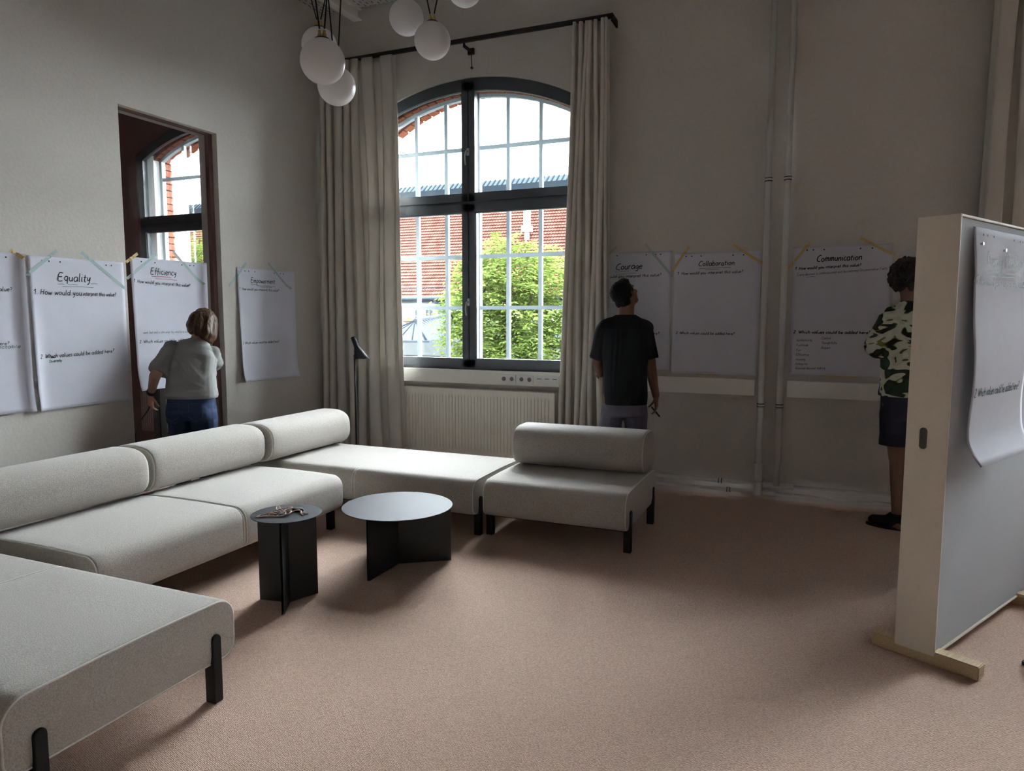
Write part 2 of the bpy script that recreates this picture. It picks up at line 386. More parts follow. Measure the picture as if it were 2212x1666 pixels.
# ------------------------------------------------------------------ windows
def arch_band(mb, cx, xa, xb, zt_out, R_out, zt_in, R_in, y0, y1, n=24):
    rings = []
    for i in range(n+1):
        x = xa + (xb-xa)*i/n
        rings.append([(x, y0, arch_z(x, cx, zt_in, R_in)), (x, y1, arch_z(x, cx, zt_in, R_in)),
                      (x, y1, arch_z(x, cx, zt_out, R_out)), (x, y0, arch_z(x, cx, zt_out, R_out))])
    mb.loft(rings, True, True)
def vert_bar(mb, cx, xa, xb, z0, top, R, y0, y1):
    mb.loft([[(x, y0, z0), (x, y1, z0), (x, y1, arch_z(x, cx, top, R)), (x, y0, arch_z(x, cx, top, R))] for x in (xa, xb)], True, True)
MULL = 0.0
def window(n, cx, mx):
    W = empty('window_%d' % n, (cx, D, 0), kind='structure')
    def B(mb, name, m, parent=W, **k):
        mb.V = [(v[0]-cx, v[1]-D, v[2]) for v in mb.V]
        if parent is not W:
            pass
        return mb.build(name, m, parent, **k)
    x0, x1 = cx-WHW, cx+WHW; zm = 2.515
    # fixed outer border of the inner window
    f = MB(); y0, y1 = D+0.025, D+0.10
    arch_band(f, cx, x0, x1, WT, WR, WT-0.045, WR, y0, y1)
    vert_bar(f, cx, x0, x0+0.045, WZ0, WT, WR, y0, y1); vert_bar(f, cx, x1-0.045, x1, WZ0, WT, WR, y0, y1)
    f.box(x0, x1, y0, y1, WZ0, WZ0+0.045); f.box(x0, x1, y0+0.004, y1, zm-0.02, zm+0.02)
    vert_bar(f, cx, mx-0.02, mx+0.02, WZ0, WT-0.02, WR, y0+0.012, y1)
    B(f, 'frame', M['frame'])
    sy0, sy1 = D+0.008, D+0.07
    gaps = 0.004
    for (xa, xb) in ((x0+0.036, mx-gaps), (mx+gaps, x1-0.036)):
        # lower sash
        za, zb = WZ0+0.036, zm-0.012
        s = MB(); w = 0.075
        for (a, b, c, d_) in ((xa, xb, za, za+w), (xa, xb, zb-w, zb), (xa, xa+w-0.012, za, zb), (xb-w+0.012, xb, za, zb)):
            s.bbox(a, b, sy0, sy1, c, d_, 0.003)
        wi = w-0.004
        for (a, b, c, d_) in ((xa+wi-0.012, xb-wi+0.012, za+wi, za+wi+0.012), (xa+wi-0.012, xb-wi+0.012, zb-wi-0.012, zb-wi), (xa+wi-0.012, xa+wi, za+wi, zb-wi), (xb-wi, xb-wi+0.012, za+wi, zb-wi)):
            s.box(a, b, sy0+0.014, sy1, c, d_)
        so = B(s, 'sash', M['frame'])
        p = MB().box(xa+w-0.014, xb-w+0.014, sy0+0.035, sy0+0.041, za+w-0.002, zb-w+0.002); B(p, 'pane', M['glass'], parent=so)
        # upper, arched sash
        za, zb = zm+0.012, WT-0.036
        s = MB()
        wa = 0.079; arch_band(s, cx, xa, xb, zb, WR, zb-wa, WR, sy0, sy0+0.042)
        vert_bar(s, cx, xa, xa+w-0.012, za, zb, WR, sy0, sy1); vert_bar(s, cx, xb-w+0.012, xb, za, zb, WR, sy0, sy1)
        s.bbox(xa, xb, sy0, sy1, za, za+w, 0.003)
        arch_band(s, cx, xa+w-0.014, xb-w+0.014, zb-wa+0.002, WR, zb-wa-0.003, WR, sy0+0.014, sy0+0.042)
        so = B(s, 'sash', M['frame'])
        p = MB(); vert_bar(p, cx, xa+w-0.014, xb-w+0.014, za+w, zb-w, WR, sy0+0.035, sy0+0.041)
        # follow the arch for the pane
        p = MB(); rings = []
        for i in range(17):
            x = xa+w-0.014 + (xb-xa-2*w+0.028)*i/16; z = arch_z(x, cx, zb-wa+0.002, WR)
            rings.append([(x, sy0+0.035, za+w), (x, sy0+0.041, za+w), (x, sy0+0.041, z), (x, sy0+0.035, z)])
        p.loft(rings, True, True); B(p, 'pane', M['glass'], parent=so)
    for hz in (1.60, 2.97):
        h = MB(); hx = mx+0.0
        rings = []
        h.bbox(hx-0.014, hx+0.014, sy0-0.010, sy0+0.001, hz-0.035, hz+0.035, 0.005)
        ho = B(h, 'handle', M['chrome'])
        l = MB(); pts = crom([(hx, sy0-0.008, hz+0.0), (hx, sy0-0.040, hz+0.002), (hx-0.004, sy0-0.050, hz-0.02), (hx-0.008, sy0-0.052, hz-0.07), (hx-0.002, sy0-0.048, hz-0.125)], 5)
        l.tube(pts, 0.0075, 10); B(l, 'lever', M['chrome'], parent=ho, smooth=True)
    # outer window: slim pale frame, glazing bars
    oy0, oy1 = D+0.175, D+0.225; hw = 1.03
    o = MB(); OT, OR = 3.534, 2.03
    arch_band(o, mx, mx-hw, mx+hw, OT, OR, OT-0.040, OR, oy0, oy1)
    vert_bar(o, mx, mx-hw, mx-hw+0.05, WZ0, OT, OR, oy0, oy1); vert_bar(o, mx, mx+hw-0.05, mx+hw, WZ0, OT, OR, oy0, oy1)
    o.box(mx-hw, mx+hw, oy0, oy1, WZ0-0.02, WZ0+0.06); o.box(mx-hw, mx+hw, oy0, oy1, zm-0.04, zm+0.03)
    vert_bar(o, mx, mx-0.038, mx+0.038, WZ0, OT, OR, oy0, oy1)
    B(o, 'outer_frame', M['outer_frame'])
    bw = 0.0175
    for k in (-2, -1, 1, 2):
        mb = MB(); x = mx + 0.3235*k
        vert_bar(mb, mx, x-bw, x+bw, WZ0+0.05, OT-0.03, OR, oy0+0.008, oy1-0.008)
        B(mb, 'glazing_bar', M['outer_frame'])
    for z in (1.55, 2.037, 3.04):
        for (a, b) in ((mx-hw+0.04, mx-0.03), (mx+0.03, mx+hw-0.04)):
            mb = MB().box(a, b, oy0+0.009, oy1-0.009, z-bw, z+bw); B(mb, 'glazing_bar', M['outer_frame'])
    p = MB(); rings = []
    for i in range(25):
        x = mx-hw+0.03 + (2*hw-0.06)*i/24; z = arch_z(x, mx, OT-0.03, OR)
        rings.append([(x, oy0+0.022, WZ0+0.03), (x, oy0+0.026, WZ0+0.03), (x, oy0+0.026, z), (x, oy0+0.022, z)])
    p.loft(rings, True, True); B(p, 'outer_pane', M['glass'])
    # inner reveal lining between the two windows (sill and sides)
    r = MB(); r.box(x0, x1, D+0.10, oy0, WZ0-0.01, WZ0+0.004)
    r.box(x0, mx-hw+0.01, D+0.10, oy0+0.02, WZ0, 3.3); r.box(mx+hw-0.01, x1, D+0.10, oy0+0.02, WZ0, 3.3)
    B(r, 'reveal_lining', M['white_paint'])
    return W
window(1, C1, -2.995); window(2, C2, C2+0.02); window(3, C3, C3)

# bricks: arch soffits and the outer reveals (each brick its own piece)
bm_ = MB().bbox(-0.5, 0.5, -0.5, 0.5, -0.5, 0.5, 0.04)
brick_me = bm_.build('brick', M['brick'], wall_out).data
_b0 = [o for o in COL.objects if o.data == brick_me][0]
def brick(loc, size, rot=(0, 0, 0)):
    j = random.uniform
    o = inst('brick', brick_me, (loc[0]+j(-.001, .001), loc[1]+j(-.001, .001), loc[2]+j(-.001, .001)), rot, wall_out)
    o.scale = (size[0]*j(.97, 1.0), size[1]*j(.98, 1.0), size[2]*j(.96, 1.0)); return o
def arch_bricks(cx, mx):
    n = 25; R = 2.03; A = math.asin(1.06/R)
    for i in range(n):
        a = -A + 2*A*(i+0.5)/n
        x = mx + math.sin(a)*(R+0.05); z = 3.523-R+math.cos(a)*(R+0.05)
        brick((x, D+0.139, z), (2*A*R/n-0.008, 0.072, 0.10), (0, a, 0)); brick((x, 6.235, z+0.01), (2*A*R/n-0.008, 0.05, 0.10), (0, a, 0))
    R = 1.85; n = 21; A = math.asin(1.0/R)
    for i in range(n):
        a = -A + 2*A*(i+0.5)/n
        x = mx + math.sin(a)*(R+0.055); z = 3.590-R+math.cos(a)*(R+0.055)
        brick((x, 6.30, z), (2*A*R/n-0.010, 0.125, 0.11), (0, a, 0)); brick((x, 6.435, z-0.012), (2*A*R/n-0.010, 0.125, 0.11), (0, a, 0))
def jamb_bricks(x):
    z = 0.97; k = 0
    while z < 3.30:
        if k % 2: L_ = [(6.275, 0.11), (6.40, 0.12)]
        else: L_ = [(6.335, 0.235)]
        for (y, l) in L_: brick((x, y, z), (0.10, l, 0.066), (0, 0, 0))
        brick((x, 6.515, z), (0.11 if k % 2 else 0.095, 0.10, 0.066))
        z += 0.077; k += 1
arch_bricks(C1, -2.995); arch_bricks(C2, C2+0.02)
jamb_bricks(C2+0.02-1.055); jamb_bricks(-2.995+1.055)
_b0.location = (-2.995+1.055, 6.335, 0.90); _b0.scale = (0.10, 0.235, 0.066)

# ------------------------------------------------------------------ curtains and rod
def curtain(name, xa_t, xb_t, xa_b, xb_b, y, zt, zb, folds, amp, seed, label, wts=None, ams=None):
    random.seed(seed); K = folds*14+1; Zn = 34
    ph = [0.0]; ws = [random.uniform(0.65, 1.4) for _ in range(folds)]; s = sum(ws)
    am = [random.uniform(0.75, 1.15) for _ in range(folds+1)]
    if wts: ws = wts; s = sum(ws)
    if ams: am = ams
    V = []
    for iz in range(Zn+1):
        t = iz/Zn; z = zt + (zb-zt)*t
        xa = xa_t + (xa_b-xa_t)*min(1, t*1.15); xb = xb_t + (xb_b-xb_t)*t
        acc = 0
        for f in range(folds):
            w0 = acc/s; w1 = (acc+ws[f])/s; acc += ws[f]
            for j in range(14 + (1 if f == folds-1 else 0)):
                u = j/14; xx = w0+(w1-w0)*u
                a = amp*(am[f]*(1-u)+am[f+1]*u)*(0.78+0.22*t)
                yy = y + a*math.cos(2*PI*u)*(1.0) + 0.010*math.sin(5*xx+3*t+seed)
                drift = 0.014*math.sin(2.2*t*PI+f*1.7+seed)*math.sin(PI*min(1, xx*4 if xx < .25 else (1-xx)*4 if xx > .75 else 1)/2)
                xs = 0.20*(w1-w0)*math.sin(4*PI*u)
                V.append((xa+(xb-xa)*(xx+xs)+drift, yy + 0.006*math.sin(9*t+f), z))
    F = [[r*K+c, r*K+c+1, (r+1)*K+c+1, (r+1)*K+c] for r in range(Zn) for c in range(K-1)]
    o = mk(name, V, F, M['curtain'], None, True, label=label, cat='curtain')
    md = o.modifiers.new('thick', 'SOLIDIFY'); md.thickness = 0.003
    return o
curtain('curtain', -4.50, -3.66, -4.545, -3.60, 5.83, 3.872, 0.015, 7, 0.052, 3, 'greige floor-length curtain left of the arched window, behind the floor lamp',
        wts=[0.8, 0.7, 1.2, 0.9, 1.1, 1.7, 1.9], ams=[1.0, 1.2, 1.0, 1.15, 0.95, 0.7, 0.42, 0.32])
curtain('curtain', -1.930, -1.640, -2.045, -1.575, 5.835, 3.872, 0.015, 7, 0.050, 5, 'greige floor-length curtain bunched right of the arched window, beside the standing man')
curtain('curtain', 1.03, 1.85, 0.99, 1.85, 5.83, 3.95, 0.015, 6, 0.055, 9, 'dim greige curtain behind the upper edge of the grey pinboard')

curtain('curtain', 3.85, 4.75, 3.80, 4.75, 5.83, 3.95, 0.015, 6, 0.055, 14, 'greige curtain on the far side of the window hidden by the pinboard')
rod = empty('curtain_rod', (-2.95, 5.84, 3.89), label='long dark flat curtain rail above the arched window', cat='curtain rail')
MB().bbox(-1.55, 1.345, -0.012, 0.012, -0.019, 0.019, 0.003).build('rail', M['dark_rod'], rod)
b = MB(); b.bbox(-0.012, 0.012, 0.0, 0.15, -0.055, -0.035, 0.002); b.tube([(0, 0, -0.02), (0, 0.005, -0.05)], 0.01); b.bbox(-0.03, 0.03, 0.128, 0.151, -0.075, -0.02, 0.002)
b.build('bracket', M['dark_rod'], rod)
b = MB(); b.tube([(0.005, 0.135, -0.07), (0.012, 0.13, -0.185)], 0.004); b.lathe([(0.002, -0.205), (0.011, -0.200), (0.013, -0.192), (0.009, -0.184), (0.002, -0.182)], (0.012, 0.13, 0), 12)
b.build('pull_rod', M['dark_rod'], rod)
MB().bbox(1.335, 1.35, -0.016, 0.150, -0.045, 0.019, 0.003).build('end_bracket', M['dark_rod'], rod)
MB().bbox(-1.56, -1.545, -0.016, 0.150, -0.045, 0.019, 0.003).build('end_bracket', M['dark_rod'], rod)
rod2 = empty('curtain_rod', (2.95, 5.84, 3.97), label='dark curtain rail above the window behind the pinboard', cat='curtain rail')
MB().bbox(-2.0, 1.85, -0.012, 0.012, -0.019, 0.019, 0.003).build('rail', M['dark_rod'], rod2)
MB().bbox(-2.0, -1.985, -0.012, 0.150, -0.019, 0.019, 0.003).build('end_bracket', M['dark_rod'], rod2)

# ------------------------------------------------------------------ radiator, ducts, sockets, pipes
def radiator(x0, x1, yf, z0, z1, m, label, pitch=0.0333):
    R = empty('radiator', ((x0+x1)/2, yf, z0), label=label, cat='radiator')
    w = x1-x0; h = z1-z0; mb = MB(); hw = w/2
    # ribbed front sheet
    n = int((w-0.05)/pitch); xs = []
    prof = [(-hw, 0.004), (-hw, 0.0)]
    xa = -n*pitch/2
    cols = [-hw]
    for i in range(n):
        c = xa+(i+0.5)*pitch
        cols += [c-0.45*pitch, c-0.27*pitch, c-0.17*pitch, c+0.17*pitch, c+0.27*pitch, c+0.45*pitch]
    cols.append(hw)
    dep = [0]
    for i in range(n): dep += [0, 0, 1, 1, 0, 0]
    dep.append(0)
    rows = [(0, 0), (0.045, 0), (0.06, 0.8), (0.075, 1), (h-0.075, 1), (h-0.06, 0.8), (h-0.045, 0), (h, 0)]
    V = [(x, -0.009*d_*q, z) if False else (x, 0.009*d_*q*1.0, z) for (z, q) in rows for x, d_ in zip(cols, dep)]
    k = len(cols); F = [[r*k+c, r*k+c+1, (r+1)*k+c+1, (r+1)*k+c] for r in range(len(rows)-1) for c in range(k-1)]
    mk('front_sheet', V, F, m, R, False)
    autosmooth(R.children[-1], 0.9) if R.children else None
    s = MB(); s.bbox(-hw-0.004, -hw+0.004, -0.003, 0.085, 0, h, 0.003); s.bbox(hw-0.004, hw+0.004, -0.003, 0.085, 0, h, 0.003); s.box(-hw, hw, 0.083, 0.086, 0, h)
    s.build('side_panel', m, R)
    t = MB(); t.bbox(-hw, hw, -0.004, 0.012, h-0.008, h+0.003, 0.003); t.bbox(-hw, hw, 0.072, 0.085, h-0.008, h+0.003, 0.003)
    for i in range(int(w/0.03)): x = -hw+0.015+i*0.03; t.box(x-0.003, x+0.003, 0.01, 0.075, h-0.012, h)
    t.build('top_grille', m, R)
    for q in (-0.7, 0.7): b = MB(); b.box(hw*q-0.02, hw*q+0.02, 0.08, 0.105, 0.1, h-0.1); b.build('wall_bracket', m, R)
    return R
radiator(-3.66, -2.10, 5.885, 0.165, 0.79, M['radiator'], 'wide cream ribbed radiator below the arched window')
radiator(-7.22, -5.50, 5.885, 0.13, 0.72, M['brown_rad'], 'brownish radiator seen through the glass beside the writing woman')

def duct(x0, x1, label):
    Dd = empty('cable_duct', ((x0+x1)/2, D, 0.905), label=label, cat='cable duct')
    hw = (x1-x0)/2
    MB().bbox(-hw, hw, -0.060, 0.0, -0.063, 0.063, 0.003).build('body', M['duct'], Dd)
    MB().bbox(-hw+0.002, hw-0.002, -0.063, -0.058, -0.045, 0.040, 0.0015).build('cover', M['duct'], Dd)
    return Dd
d1 = duct(-4.1, -0.426, 'long pale grey cable duct under the window with sockets in it')
duct(-0.185, 1.5, 'short pale grey cable duct right of the two wall pipes')
box_obj('sill', -4.15, -1.86, D-0.02, D+0.03, 0.957, 0.967, M['white_paint'], kind='structure')

def socket_unit(x0, x1, n, net, label):
    S = empty('socket', ((x0+x1)/2, D-0.064, 0.901), label=label, cat='socket', group='double power sockets in the cable duct' if False else None)
    hw = (x1-x0)/2
    MB().bbox(-hw, hw, -0.009, 0.0, -0.039, 0.039, 0.003).build('plate', M['socket'], S)
    for i in range(n):
        c = -hw + (i+0.5)*(2*hw/n)
        if not net:
            m1 = MB(); m1.lathe([(0.0215, -0.0), (0.0215, 0.004), (0.0195, 0.004), (0.0185, -0.007), (0.0, -0.007)], (0, 0, 0), 24, False)
            m1.V = [(c+v[0], -0.0095-v[2], v[1]) for v in m1.V]; o = m1.build('outlet', M['socket'], S)
            m2 = MB(); m2.lathe([(0.0, -0.001), (0.019, -0.001)], (0, 0, 0), 20, False); m2.V = [(c+v[0], -0.0095-0.0005, v[1]) for v in m2.V]
            m2.build('outlet_face', M['socket_dark'], S)
            m3 = MB()
            for s in (-1, 1): m3.tube([(c+s*0.0075, -0.0105, 0), (c+s*0.0075, -0.0108, 0)], 0.0026, 8)
            for s in (-1, 1): m3.box(c-0.003, c+0.003, -0.0125, -0.009, s*0.018-0.003, s*0.018+0.003)
            m3.build('contact', M['black_metal'], S)
        else:
            MB().bbox(c-0.027, c+0.027, -0.0115, -0.0085, -0.028, 0.028, 0.002).build('insert', M['socket'], S)
            m2 = MB(); m2.box(c-0.02, c+0.02, -0.0135, -0.0112, 0.008, 0.015)
            m2.build('label_strip', M['socket_dark'], S)
            MB().bbox(c-0.018, c+0.018, -0.016, -0.011, -0.02, 0.002, 0.002).build('port_flap', M['socket'], S)
    return S
socket_unit(-2.640, -2.483, 2, False, 'white double power socket nearest the middle of the window duct')
socket_unit(-2.465, -2.312, 2, False, 'white double power socket between the other double socket and the data outlets')
socket_unit(-2.294, -2.070, 3, True, 'white three-way data outlet beside the right curtain')

def pipe_run(name, pts, r, label, extras=(), clamps=()):
    P_ = empty(name, pts[0], label=label, cat='pipe'); o0 = Vector(pts[0])
    q = [Vector(p)-o0 for p in pts]
    MB().tube(q, r, 16).build('pipe', M['pipe_paint'], P_, smooth=True)
    for (a, b, rr) in extras:
        a = Vector(a)-o0; b = Vector(b)-o0; d_ = (b-a).normalized()
        m1 = MB(); m1.tube([a, a+d_*0.004, b-d_*0.004, b], [rr*0.9, rr, rr, rr*0.9], 16); m1.build('fitting', M['pipe_paint'], P_, smooth=True)
    for (c, ax) in clamps:
        c = Vector(c)-o0; a = Vector(ax); cl = MB()
        cl.tube([c-a*0.011, c+a*0.011], r+0.004, 16)
        o = cl.build('clamp', M['chrome'], P_, smooth=False)
        e = MB(); e.tube([c-a*0.014, c-a*0.008], r+0.0055, 16); e.tube([c+a*0.008, c+a*0.014], r+0.0055, 16)
        s = a.cross(Vector((0, 1, 0))) if abs(a.y) < .5 else Vector((1, 0, 0))
        e.tube([c, Vector((c.x, D-o0.y, c.z))], 0.006, 8); e.build('clamp_edge', M['black_metal'], P_)
    return P_
PY = 5.925
pipe_run('vertical_pipe', [(-0.375, PY, CZ-0.01), (-0.375, PY, 0.16), (-0.375, PY-0.012, 0.10), (-0.375, PY-0.02, 0.055)], 0.0235,
         'left of two thick white heating pipes running up the wall',
         extras=[((-0.375, PY, 0.30), (-0.375, PY-0.003, 0.16), 0.031), ((-0.375, PY-0.005, 0.15), (-0.375, PY-0.02, 0.045), 0.032)],
         clamps=[((-0.375, PY, 2.52), (0, 0, 1)), ((-0.375, PY, 0.77), (0, 0, 1))])
pipe_run('vertical_pipe', [(-0.236, PY, CZ-0.01), (-0.236, PY, 0.13)], 0.0235,
         'right of two thick white heating pipes running up the wall', clamps=[((-0.236, PY, 2.52), (0, 0, 1)), ((-0.236, PY, 0.77), (0, 0, 1))])
pipe_run('floor_pipe', [(-2.2, PY+0.02, 0.130), (3.0, PY+0.02, 0.122)], 0.0165, 'upper of two white pipes along the foot of the wall',
         extras=[((-0.36, PY+0.02, 0.127), (-0.11, PY+0.02, 0.127), 0.024)], clamps=[((-0.67, PY+0.02, 0.1275), (1, 0, 0))])
pipe_run('floor_pipe', [(-2.2, PY+0.0, 0.066), (3.0, PY+0.0, 0.060)], 0.0155, 'lower of two white pipes along the foot of the wall',
         extras=[((-0.50, PY, 0.0635), (-0.24, PY, 0.0633), 0.023)], clamps=[((-0.60, PY, 0.0637), (1, 0, 0))])

# ------------------------------------------------------------------ sofas
def rrect(hw, hh, rt, rb, n=7, crown=0.0):
    """rounded rectangle in (a, z): half width hw, z 0..hh, top radius rt, bottom radius rb, crowned top"""
    pts = []
    for (cx, cz, r, a0) in ((hw-rt, hh-rt, rt, 0), (-hw+rt, hh-rt, rt, PI/2), (-hw+rb, rb, rb, PI), (hw-rb, rb, rb, 1.5*PI)):
        for i in range(n+1):
            a = a0 + (PI/2)*i/n; pts.append((cx+r*math.cos(a), cz+r*math.sin(a)))
        if a0 == 0:
            for k in range(1, 9):
                x = (hw-rt) + (-2*(hw-rt))*k/9; pts.append((x, hh))
        if a0 == PI:
            for k in range(1, 9):
                x = (-hw+rb) + (2*(hw-rb))*k/9; pts.append((x, 0))
    out = []
    for (a, z) in pts:
        if crown and z > hh-rt: z += crown*(1-(a/hw)**2)*((z-(hh-rt))/rt)
        out.append((a, z))
    return out
def superell(hw, hh, n=40, e=2.7):
    out = []
    for i in range(n):
        t = 2*PI*i/n; c, s = math.cos(t), math.sin(t)
        out.append((hw*math.copysign(abs(c)**(2/e), c), hh*math.copysign(abs(s)**(2/e), s)))
    return out
def shrink(prof, k, cx=0, cz=None):
    if cz is None: cz = (min(p[1] for p in prof)+max(p[1] for p in prof))/2
    hw = max(abs(p[0]) for p in prof); hh = max(p[1] for p in prof)-cz
    out = []
    for (a, z) in prof:
        out.append((a*(1-k/hw), cz+(z-cz)*(1-k/hh)))
    return out
def pillow_body(name, prof, length, er, m, parent, axis, seam=None, bulge=0.012, z0=0.0, nlen=26):
    """closed body: profile swept along its length, rounded ends, slightly bulging end faces.
    axis: function (l, a, z) -> xyz"""
    st = []
    for (t, k) in ((0.0, er), (er*0.13, er*0.5), (er*0.45, er*0.14), (er, 0.0)): st.append((t, k))
    L0 = [er + (length-2*er)*i/nlen for i in range(1, nlen)]
    if seam: L0 = sorted([l for l in L0 if abs(l-seam) > 0.05] + [seam-0.03, seam-0.008, seam, seam+0.008, seam+0.03])
    st += [(l, (0.006 if l == seam else 0.0018 if seam and abs(l-seam) < 0.01 else 0.0)) for l in L0]
    st += [(length-t, k) for (t, k) in ((er, 0.0), (er*0.45, er*0.14), (er*0.13, er*0.5), (0.0, er))]
    cz = (min(p[1] for p in prof)+max(p[1] for p in prof))/2
    rings = []
    def ring(l, k, sc=1.0, off=0.0):
        return [axis(l+off, p[0]*sc, z0 + cz+(p[1]-cz)*sc) for p in shrink(prof, k)]
    for i, sc in enumerate((0.06, 0.4, 0.75, 0.93)): rings.append(ring(0, er, sc, -bulge*(1-sc**2)))
    for (l, k) in st: rings.append(ring(l, k))
    for sc in (0.93, 0.75, 0.4, 0.06): rings.append(ring(length, er, sc, bulge*(1-sc**2)))
    mb = MB(); mb.loft(rings, True, True)
    o = mb.build(name, m, parent, smooth=True)
    return o
def piping(parent, prof, l, k, axis, z0=0.0, r=0.0042, name='piping'):
    pts = [axis(l, p[0], z0+p[1]) for p in shrink(prof, k)]; pts.append(pts[0])
    mb = MB(); mb.tube(pts, r, 6, False); return mb.build(name, M['piping'], parent, smooth=True)
SEATP = rrect(0.44, 0.235, 0.075, 0.055, crown=0.010)
def sofa_leg(parent, x, y, horiz):
    # flat round-topped bar let into the end face
    mb = MB(); n = 10; w = 0.021; h = 0.268
    prof = [(-w, 0.0), (w, 0.0)] + [(w*math.cos(PI*i/n), h-w+w*math.sin(PI*i/n)) for i in range(n+1)]
    t = 0.024
    if horiz == 'x': rings = [[(x+s*t, y+a, z) for a, z in prof] for s in (-1, 1)]
    else: rings = [[(x+a, y+s*t, z) for a, z in prof] for s in (-1, 1)]
    mb.loft(rings, True, True)
    o = mb.build('leg', M['leg'], parent)
    md = o.modifiers.new('b', 'BEVEL'); md.width = 0.004; md.segments = 2
    return o
def sofa(loc, length, axisdir, label, seam=True, cat='sofa'):
    S = empty('sofa_module', loc, label=label, cat=cat)
    hl = length/2
    if axisdir == 'x': ax = lambda l, a, z: (l-hl, a, z)
    else: ax = lambda l, a, z: (a, l-hl, z)
    pillow_body('seat', SEATP, length, 0.016, M['wool'], S, ax, seam=hl if seam else None, z0=0.150)
    piping(S, SEATP, 0.004, 0.006, ax, 0.150); piping(S, SEATP, length-0.004, 0.006, ax, 0.150)
    if seam: piping(S, SEATP, hl-0.010, 0.002, ax, 0.150, 0.003); piping(S, SEATP, hl+0.010, 0.002, ax, 0.150, 0.003)
    e = hl-0.010
    for s in (-1, 1):
        for q in (-0.335, 0.335):
            if axisdir == 'x': sofa_leg(S, s*e, q, 'x')
            else: sofa_leg(S, q, s*e, 'y')
    for q in (-0.335, 0.335):
        fr = MB(); fr.box(*((-e, e, q-0.02, q+0.02) if axisdir == 'x' else (q-0.02, q+0.02, -e, e)), 0.134, 0.152)
        fr.build('underframe', M['leg'], S)
    return S
def backrest(parent, loc, length, axisdir):
    """bolster; loc is its centre in the parent's space"""
    P_ = superell(0.195, 0.1435, 44, 2.9); hl = length/2
    P_ = [(a, z+0.1435) for a, z in P_]
    if axisdir == 'x': ax = lambda l, a, z: (loc[0]+l-hl, loc[1]+a, loc[2]+z)
    else: ax = lambda l, a, z: (loc[0]+a, loc[1]+l-hl, loc[2]+z)
    o = pillow_body('backrest', P_, length, 0.020, M['wool'], parent, ax, bulge=0.014, nlen=16)
    pts = [ax(t, a, z) for t in (0.006,) for a, z in shrink(P_, 0.008)]; pts.append(pts[0])
    MB().tube(pts, 0.004, 6, False).build('piping', M['piping'], o, smooth=True)
    pts = [ax(length-0.006, a, z) for a, z in shrink(P_, 0.008)]; pts.append(pts[0])
    MB().tube(pts, 0.004, 6, False).build('piping', M['piping'], o, smooth=True)
    return o
# F: nearest bench, L: left two-seater, M: bench by the radiator, R: single with back
sF = sofa((-2.995, 1.61, 0), 1.87, 'x', 'nearest greige backless sofa bench, cut off by the picture edge')
sL = sofa((-3.375, 3.03, 0), 1.82, 'y', 'greige two-seat sofa with two bolster backrests along the left wall')
sM = sofa((-2.985, 4.56, 0), 1.90, 'x', 'greige corner sofa bench in front of the radiator with one bolster on the left')
sR = sofa((-1.500, 4.60, 0), 0.965, 'x', 'greige single armless sofa seat with bolster back in front of the standing man', seam=False)
backrest(sL, (-3.815+3.375, 2.515-3.03, 0.398), 0.945, 'y')
backrest(sL, (-3.815+3.375, 3.490-3.03, 0.398), 0.945, 'y')
backrest(sM, (-3.785+2.985, 4.470-4.56, 0.398), 0.945, 'y')
backrest(sR, (0.0, 4.835-4.60, 0.396), 0.950, 'x')

# ------------------------------------------------------------------ folded metal tables
def slit_table(x, y, r, h, angs, label, rb):
    T = empty('side_table', (x, y, 0), label=label, cat='table')
    MB().lathe([(0.0, h-0.004), (r-0.001, h-0.004), (r, h-0.002), (r, h-0.001), (r-0.001, h), (0.0, h)], (0, 0, 0), 72, False).build('tabletop', M['table_top'], T)
    n = len(angs)
    for i in range(n):
        # each folded sheet: from one fin tip in to the centre fold and out to the next
        a0 = math.radians(angs[i]); a1 = math.radians(angs[(i+1) % n]); 
        if a1 < a0: a1 += 2*PI
        am = (a0+a1)/2; th = 0.002; gap = 0.0055
        def off(a, s): return Vector((math.cos(a+s*PI/2), math.sin(a+s*PI/2), 0))*gap
        p0 = Vector((math.cos(a0), math.sin(a0), 0))*rb + off(a0, 1)
        p2 = Vector((math.cos(a1), math.sin(a1), 0))*rb + off(a1, -1)
        p1 = Vector((math.cos(am), math.sin(am), 0))*gap*1.15
        mb = MB()
        nrm = Vector((math.cos(am), math.sin(am), 0))*th
        ring = [p0, p1, p2, p2-nrm*0.6, p1-nrm, p0-nrm*0.6]
        mb.loft([[(q.x, q.y, z) for q in ring] for z in (0.0, h-0.004)], True, True)
        mb.build('folded_leg', M['black_metal'], T)
    return T
slit_table(-2.239, 3.528, 0.325, 0.355, [34, 154, 270], 'larger and lower round black metal coffee table with shiny top', 0.315)
slit_table(-2.449, 2.812, 0.175, 0.470, [70, 190, 300], 'small tall round black metal side table holding a tangled cord', 0.166)

